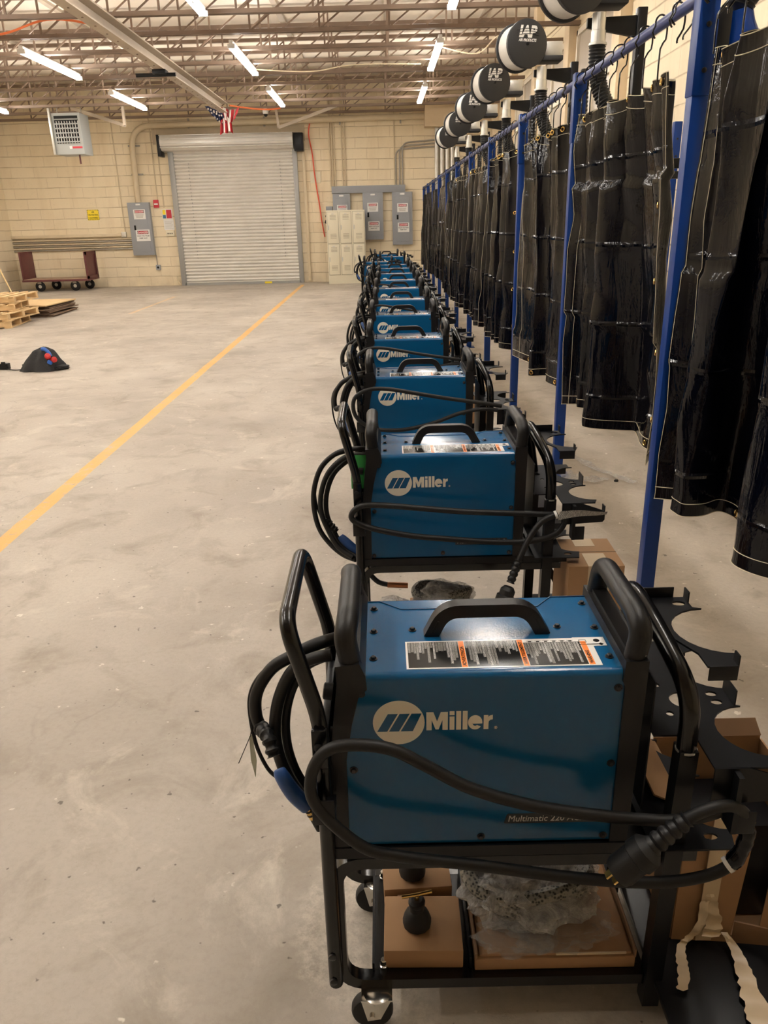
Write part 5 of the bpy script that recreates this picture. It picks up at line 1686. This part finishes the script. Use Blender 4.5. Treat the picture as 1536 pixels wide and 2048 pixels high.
# ------------------------------------------------------------------ left side floor goods
t = thing('platform_truck', (-8.8, 22.0, 0), 'maroon platform truck with end panels against the back wall at left', 'platform truck')
MB().b(-9.66, -7.88, 21.6, 22.5, .26, .31, .006).build('deck_edge', 'maroon', t)
MB().b(-9.62, -7.92, 21.64, 22.46, .311, .322).build('deck_board', 'woodworn', t)
MB().b(-9.66, -9.62, 21.65, 22.45, .31, 1.02, .005).build('end_panel', 'maroon', t)
ep = MB().b(-7.93, -7.90, 21.65, 22.45, .31, 1.0, .005).build('end_panel', 'maroon', t)
m2 = MB()
for (a, b_, c, d) in ((21.65, 21.73, .31, 1.0), (22.37, 22.45, .31, 1.0), (21.65, 22.45, .92, 1.0), (21.65, 22.45, .31, .38)):
    m2.b(-7.90, -7.87, a, b_, c, d)
m2.build('panel_frame', 'maroon', ep)
for (x, y) in ((-9.25, 21.75), (-9.05, 22.35), (-8.30, 21.75), (-8.12, 22.35)):
    wdd = MB().lathe([(.03, -.03), (.115, -.028), (.13, -.018), (.13, .018), (.115, .028), (.03, .03)], (x, y, .13), (0, 1, 0), 24).build('wheel', 'rubber', t)
    MB().lathe([(.035, -.034), (.045, -.032), (.045, .032), (.035, .034)], (x, y, .13), (0, 1, 0), 18).build('hub', 'galv', wdd)
    MB().b(x - .05, x + .05, y - .05, y + .05, .20, .262).build('wheel_bracket', 'conduitgrey', t)

def pallet(cx, cy, z, rz, label):
    t = thing('wood_pallet', (cx, cy, z), label, 'pallet', 'pine pallets stacked at left')
    for q in range(3):
        MB().b(cx - .5, cx + .5, cy - .58 + q * .53, cy - .49 + q * .53, z + .018, z + .105, .003).build('stringer', 'pine', t)
    for q in range(6):
        x = cx - .5 + q * .18
        MB().b(x, x + .10, cy - .60, cy + .60, z + .105, z + .122, .002).build('top_board', 'pine', t)
    for q in range(3):
        x = cx - .5 + q * .45
        MB().b(x, x + .10, cy - .60, cy + .60, z, z + .018, .002).build('bottom_board', 'pine', t)
    t.rotation_euler.z = rz
pallet(-7.05, 14.25, 0, .12, 'pine pallet at the bottom of the stack by the left edge')
pallet(-6.98, 14.35, .123, -.05, 'pine pallet second from the floor in the left-edge stack')
pallet(-7.15, 14.6, .246, .2, 'pine pallet third from the floor in the left-edge stack')
pallet(-7.1, 14.8, .369, .05, 'topmost pine pallet of the stack by the left edge')
rnd = random.Random(5)
for i in range(9):
    z = i * .026
    dx, dy = rnd.uniform(-.06, .06), rnd.uniform(-.06, .06)
    o = MB().b(-7.55 + dx, -6.45 + dx, 15.35 + dy, 16.75 + dy, z, z + .018).build('board_sheet', 'sheetcard' if i < 8 else 'pine', org=(-7.0, 16.05, z))
    o.rotation_euler.z = rnd.uniform(-.05, .05)
    tag(o, 'brown board sheet in the low pile behind the pallets, %s from the floor' % ('first' if i == 0 else ORD[i]), 'board sheet', 'board sheets piled behind the pallets')

t = thing('push_broom', (-8.35, 18.2, 0), 'push broom standing near the left edge behind the pallets', 'broom')
MB().b(-8.65, -8.05, 18.1, 18.2, .0, .09, .01).build('bristles', 'broom', t)
MB().b(-8.65, -8.05, 18.12, 18.18, .09, .13, .006).build('head', 'broom', t)
MB().tube([(-8.35, 18.15, .12), (-8.95, 18.6, 1.25)], .016, seg=8).build('handle', 'pine', t)

# mesh bag with bundled things
t = thing('mesh_bag', (-4.15, 9.5, 0), 'black mesh bag slumped on the floor with blue and red items', 'bag')
mb = MB()
def bagf(u, v):
    th = 2 * PI * u
    fold = 1 + .10 * math.sin(th * 5 + 1) * (1 - v) + .05 * math.sin(th * 11) * (1 - v)
    r = (1 - v) ** .75 * fold if v < .985 else .0
    x = .27 * math.cos(th) * r - .015 + .05 * v
    y = .19 * math.sin(th) * r
    z = .275 * (1 - (1 - v) ** 1.55) + .02 * noise.noise(Vector((math.cos(th) * 2, math.sin(th) * 2, v * 4)))
    return Vector((-4.17 + x, 9.5 + y, max(z, .002)))
mb.grid(bagf, 64, 22)
mb.build('mesh_body', 'meshbag', t)
crumple((-3.98, 9.5, .03), (.10, .10, .035), 33, .3, 3, .028).build('loose_fold', 'meshbag', t)
MB().tube(smooth_path([(-4.12, 9.42, .262), (-4.07, 9.38, .262), (-4.03, 9.37, .225), (-4.01, 9.36, .18)], 5), .022, seg=10).build('blue_pad', 'bagblue', t)
MB().lathe([(.030, 0), (.036, .02), (.036, .055), (.02, .07)], (-4.05, 9.37, .165), (.3, -.6, .4), 14).build('red_cylinder', 'bagred', t)
MB().lathe([(.03, 0), (.035, .01), (.035, .05), (.02, .06)], (-4.00, 9.37, .135), (.7, -.5, .2), 12).build('red_cap', 'bagred', t)
MB().box((-4.02, 9.34, .115), (.06, .04, .05), Matrix.Rotation(.5, 3, 'Y'), .015).build('blue_block', 'bagblue', t)
t = thing('cabled_charger', (-4.68, 9.55, 0), 'small black charger block with loose cable left of the mesh bag', 'charger')
MB().b(-4.75, -4.64, 9.55, 9.63, .0, .075, .01).build('block', 'plastic', t)
MB().b(-4.71, -4.66, 9.53, 9.55, .06, .10, .006).build('clip', 'plastic', t)
MB().tube(smooth_path([(-4.66, 9.55, .02), (-4.58, 9.50, .008), (-4.48, 9.48, .008), (-4.43, 9.53, .02), (-4.47, 9.58, .05), (-4.42, 9.60, .06), (-4.38, 9.54, .03), (-4.44, 9.45, .008), (-4.36, 9.36, .008), (-4.26, 9.36, .01)], 6), .006, seg=6).build('cable', 'plastic', t)

# litter on the booth floor
def litter(pts, wd, m_, label, seed, name, cat):
    P = smooth_path(pts, 5)
    mb2 = MB()
    rnd = random.Random(seed)
    L_ = []
    for i, p in enumerate(P):
        T_ = (P[min(i + 1, len(P) - 1)] - P[max(i - 1, 0)]).normalized()
        sd = T_.cross(Vector((0, 0, 1))).normalized()
        wv = wd * rnd.uniform(.6, 1.1)
        L_.append([mb2.bm.verts.new(p + sd * wv * s_ + Vector((0, 0, .004 + rnd.uniform(0, .018) * (1 - abs(s_) * .5)))) for s_ in (-.5, -.2, .2, .5)])
    for i in range(len(L_) - 1):
        for j in range(3):
            mb2.bm.faces.new((L_[i][j], L_[i][j + 1], L_[i + 1][j + 1], L_[i + 1][j]))
    o = mb2.build(name, m_, org=pts[0])
    tag(o, label, cat)
litter([(1.28, 5.50, 0), (1.36, 5.30, 0), (1.42, 5.05, 0), (1.52, 4.86, 0), (1.60, 4.70, 0)], .075, 'film', 'long strip of clear film on the floor behind the second post', 1, 'film_strip', 'litter')
litter([(1.19, 4.95, 0), (1.26, 4.82, 0), (1.34, 4.78, 0), (1.42, 4.83, 0)], .13, 'film', 'crumpled piece of clear film on the floor beside the second post', 2, 'film_scrap', 'litter')
for i, (x, y) in enumerate(((1.04, 5.9), (1.50, 4.76))):
    o = crumple((x, y, .006), (.014, .010, .009), 50 + i, .4, 2, .006).build('floor_debris', 'rubber', org=(x, y, 0))
    tag(o, 'tiny black lump on the floor %s' % ('left of the curtain hem by the second post' if i == 0 else 'near the end of the film strip'), 'litter')
# green tag on the second machine's lead
t2 = MB()
t2.b(-.155, -.095, 1.24, 1.242, .735, .86, .001)
g_ = t2.build('green_tag', 'green', w1)
# grey-green paper tag with string on the nearest gun lead
m2 = MB()
m2.prism([(-.292, .66), (-.286, .665), (-.281, .60), (-.287, .556), (-.293, .60)], lambda u, v, w_: (u, 1.305 + w_, v), .001)
m2.build('paper_tag', 'greytag', w0)
MB().tube([(-.283, 1.305, .69), (-.289, 1.305, .662), (-.318, 1.30, .598)], .0009, seg=5).build('tag_string', 'rubber', w0)
MB().tube(smooth_path([(.456, 1.36, .62), (.49, 1.38, .625), (.53, 1.40, .59), (.55, 1.42, .55)], 5), .011).build('rear_cable', 'rubber', w0)
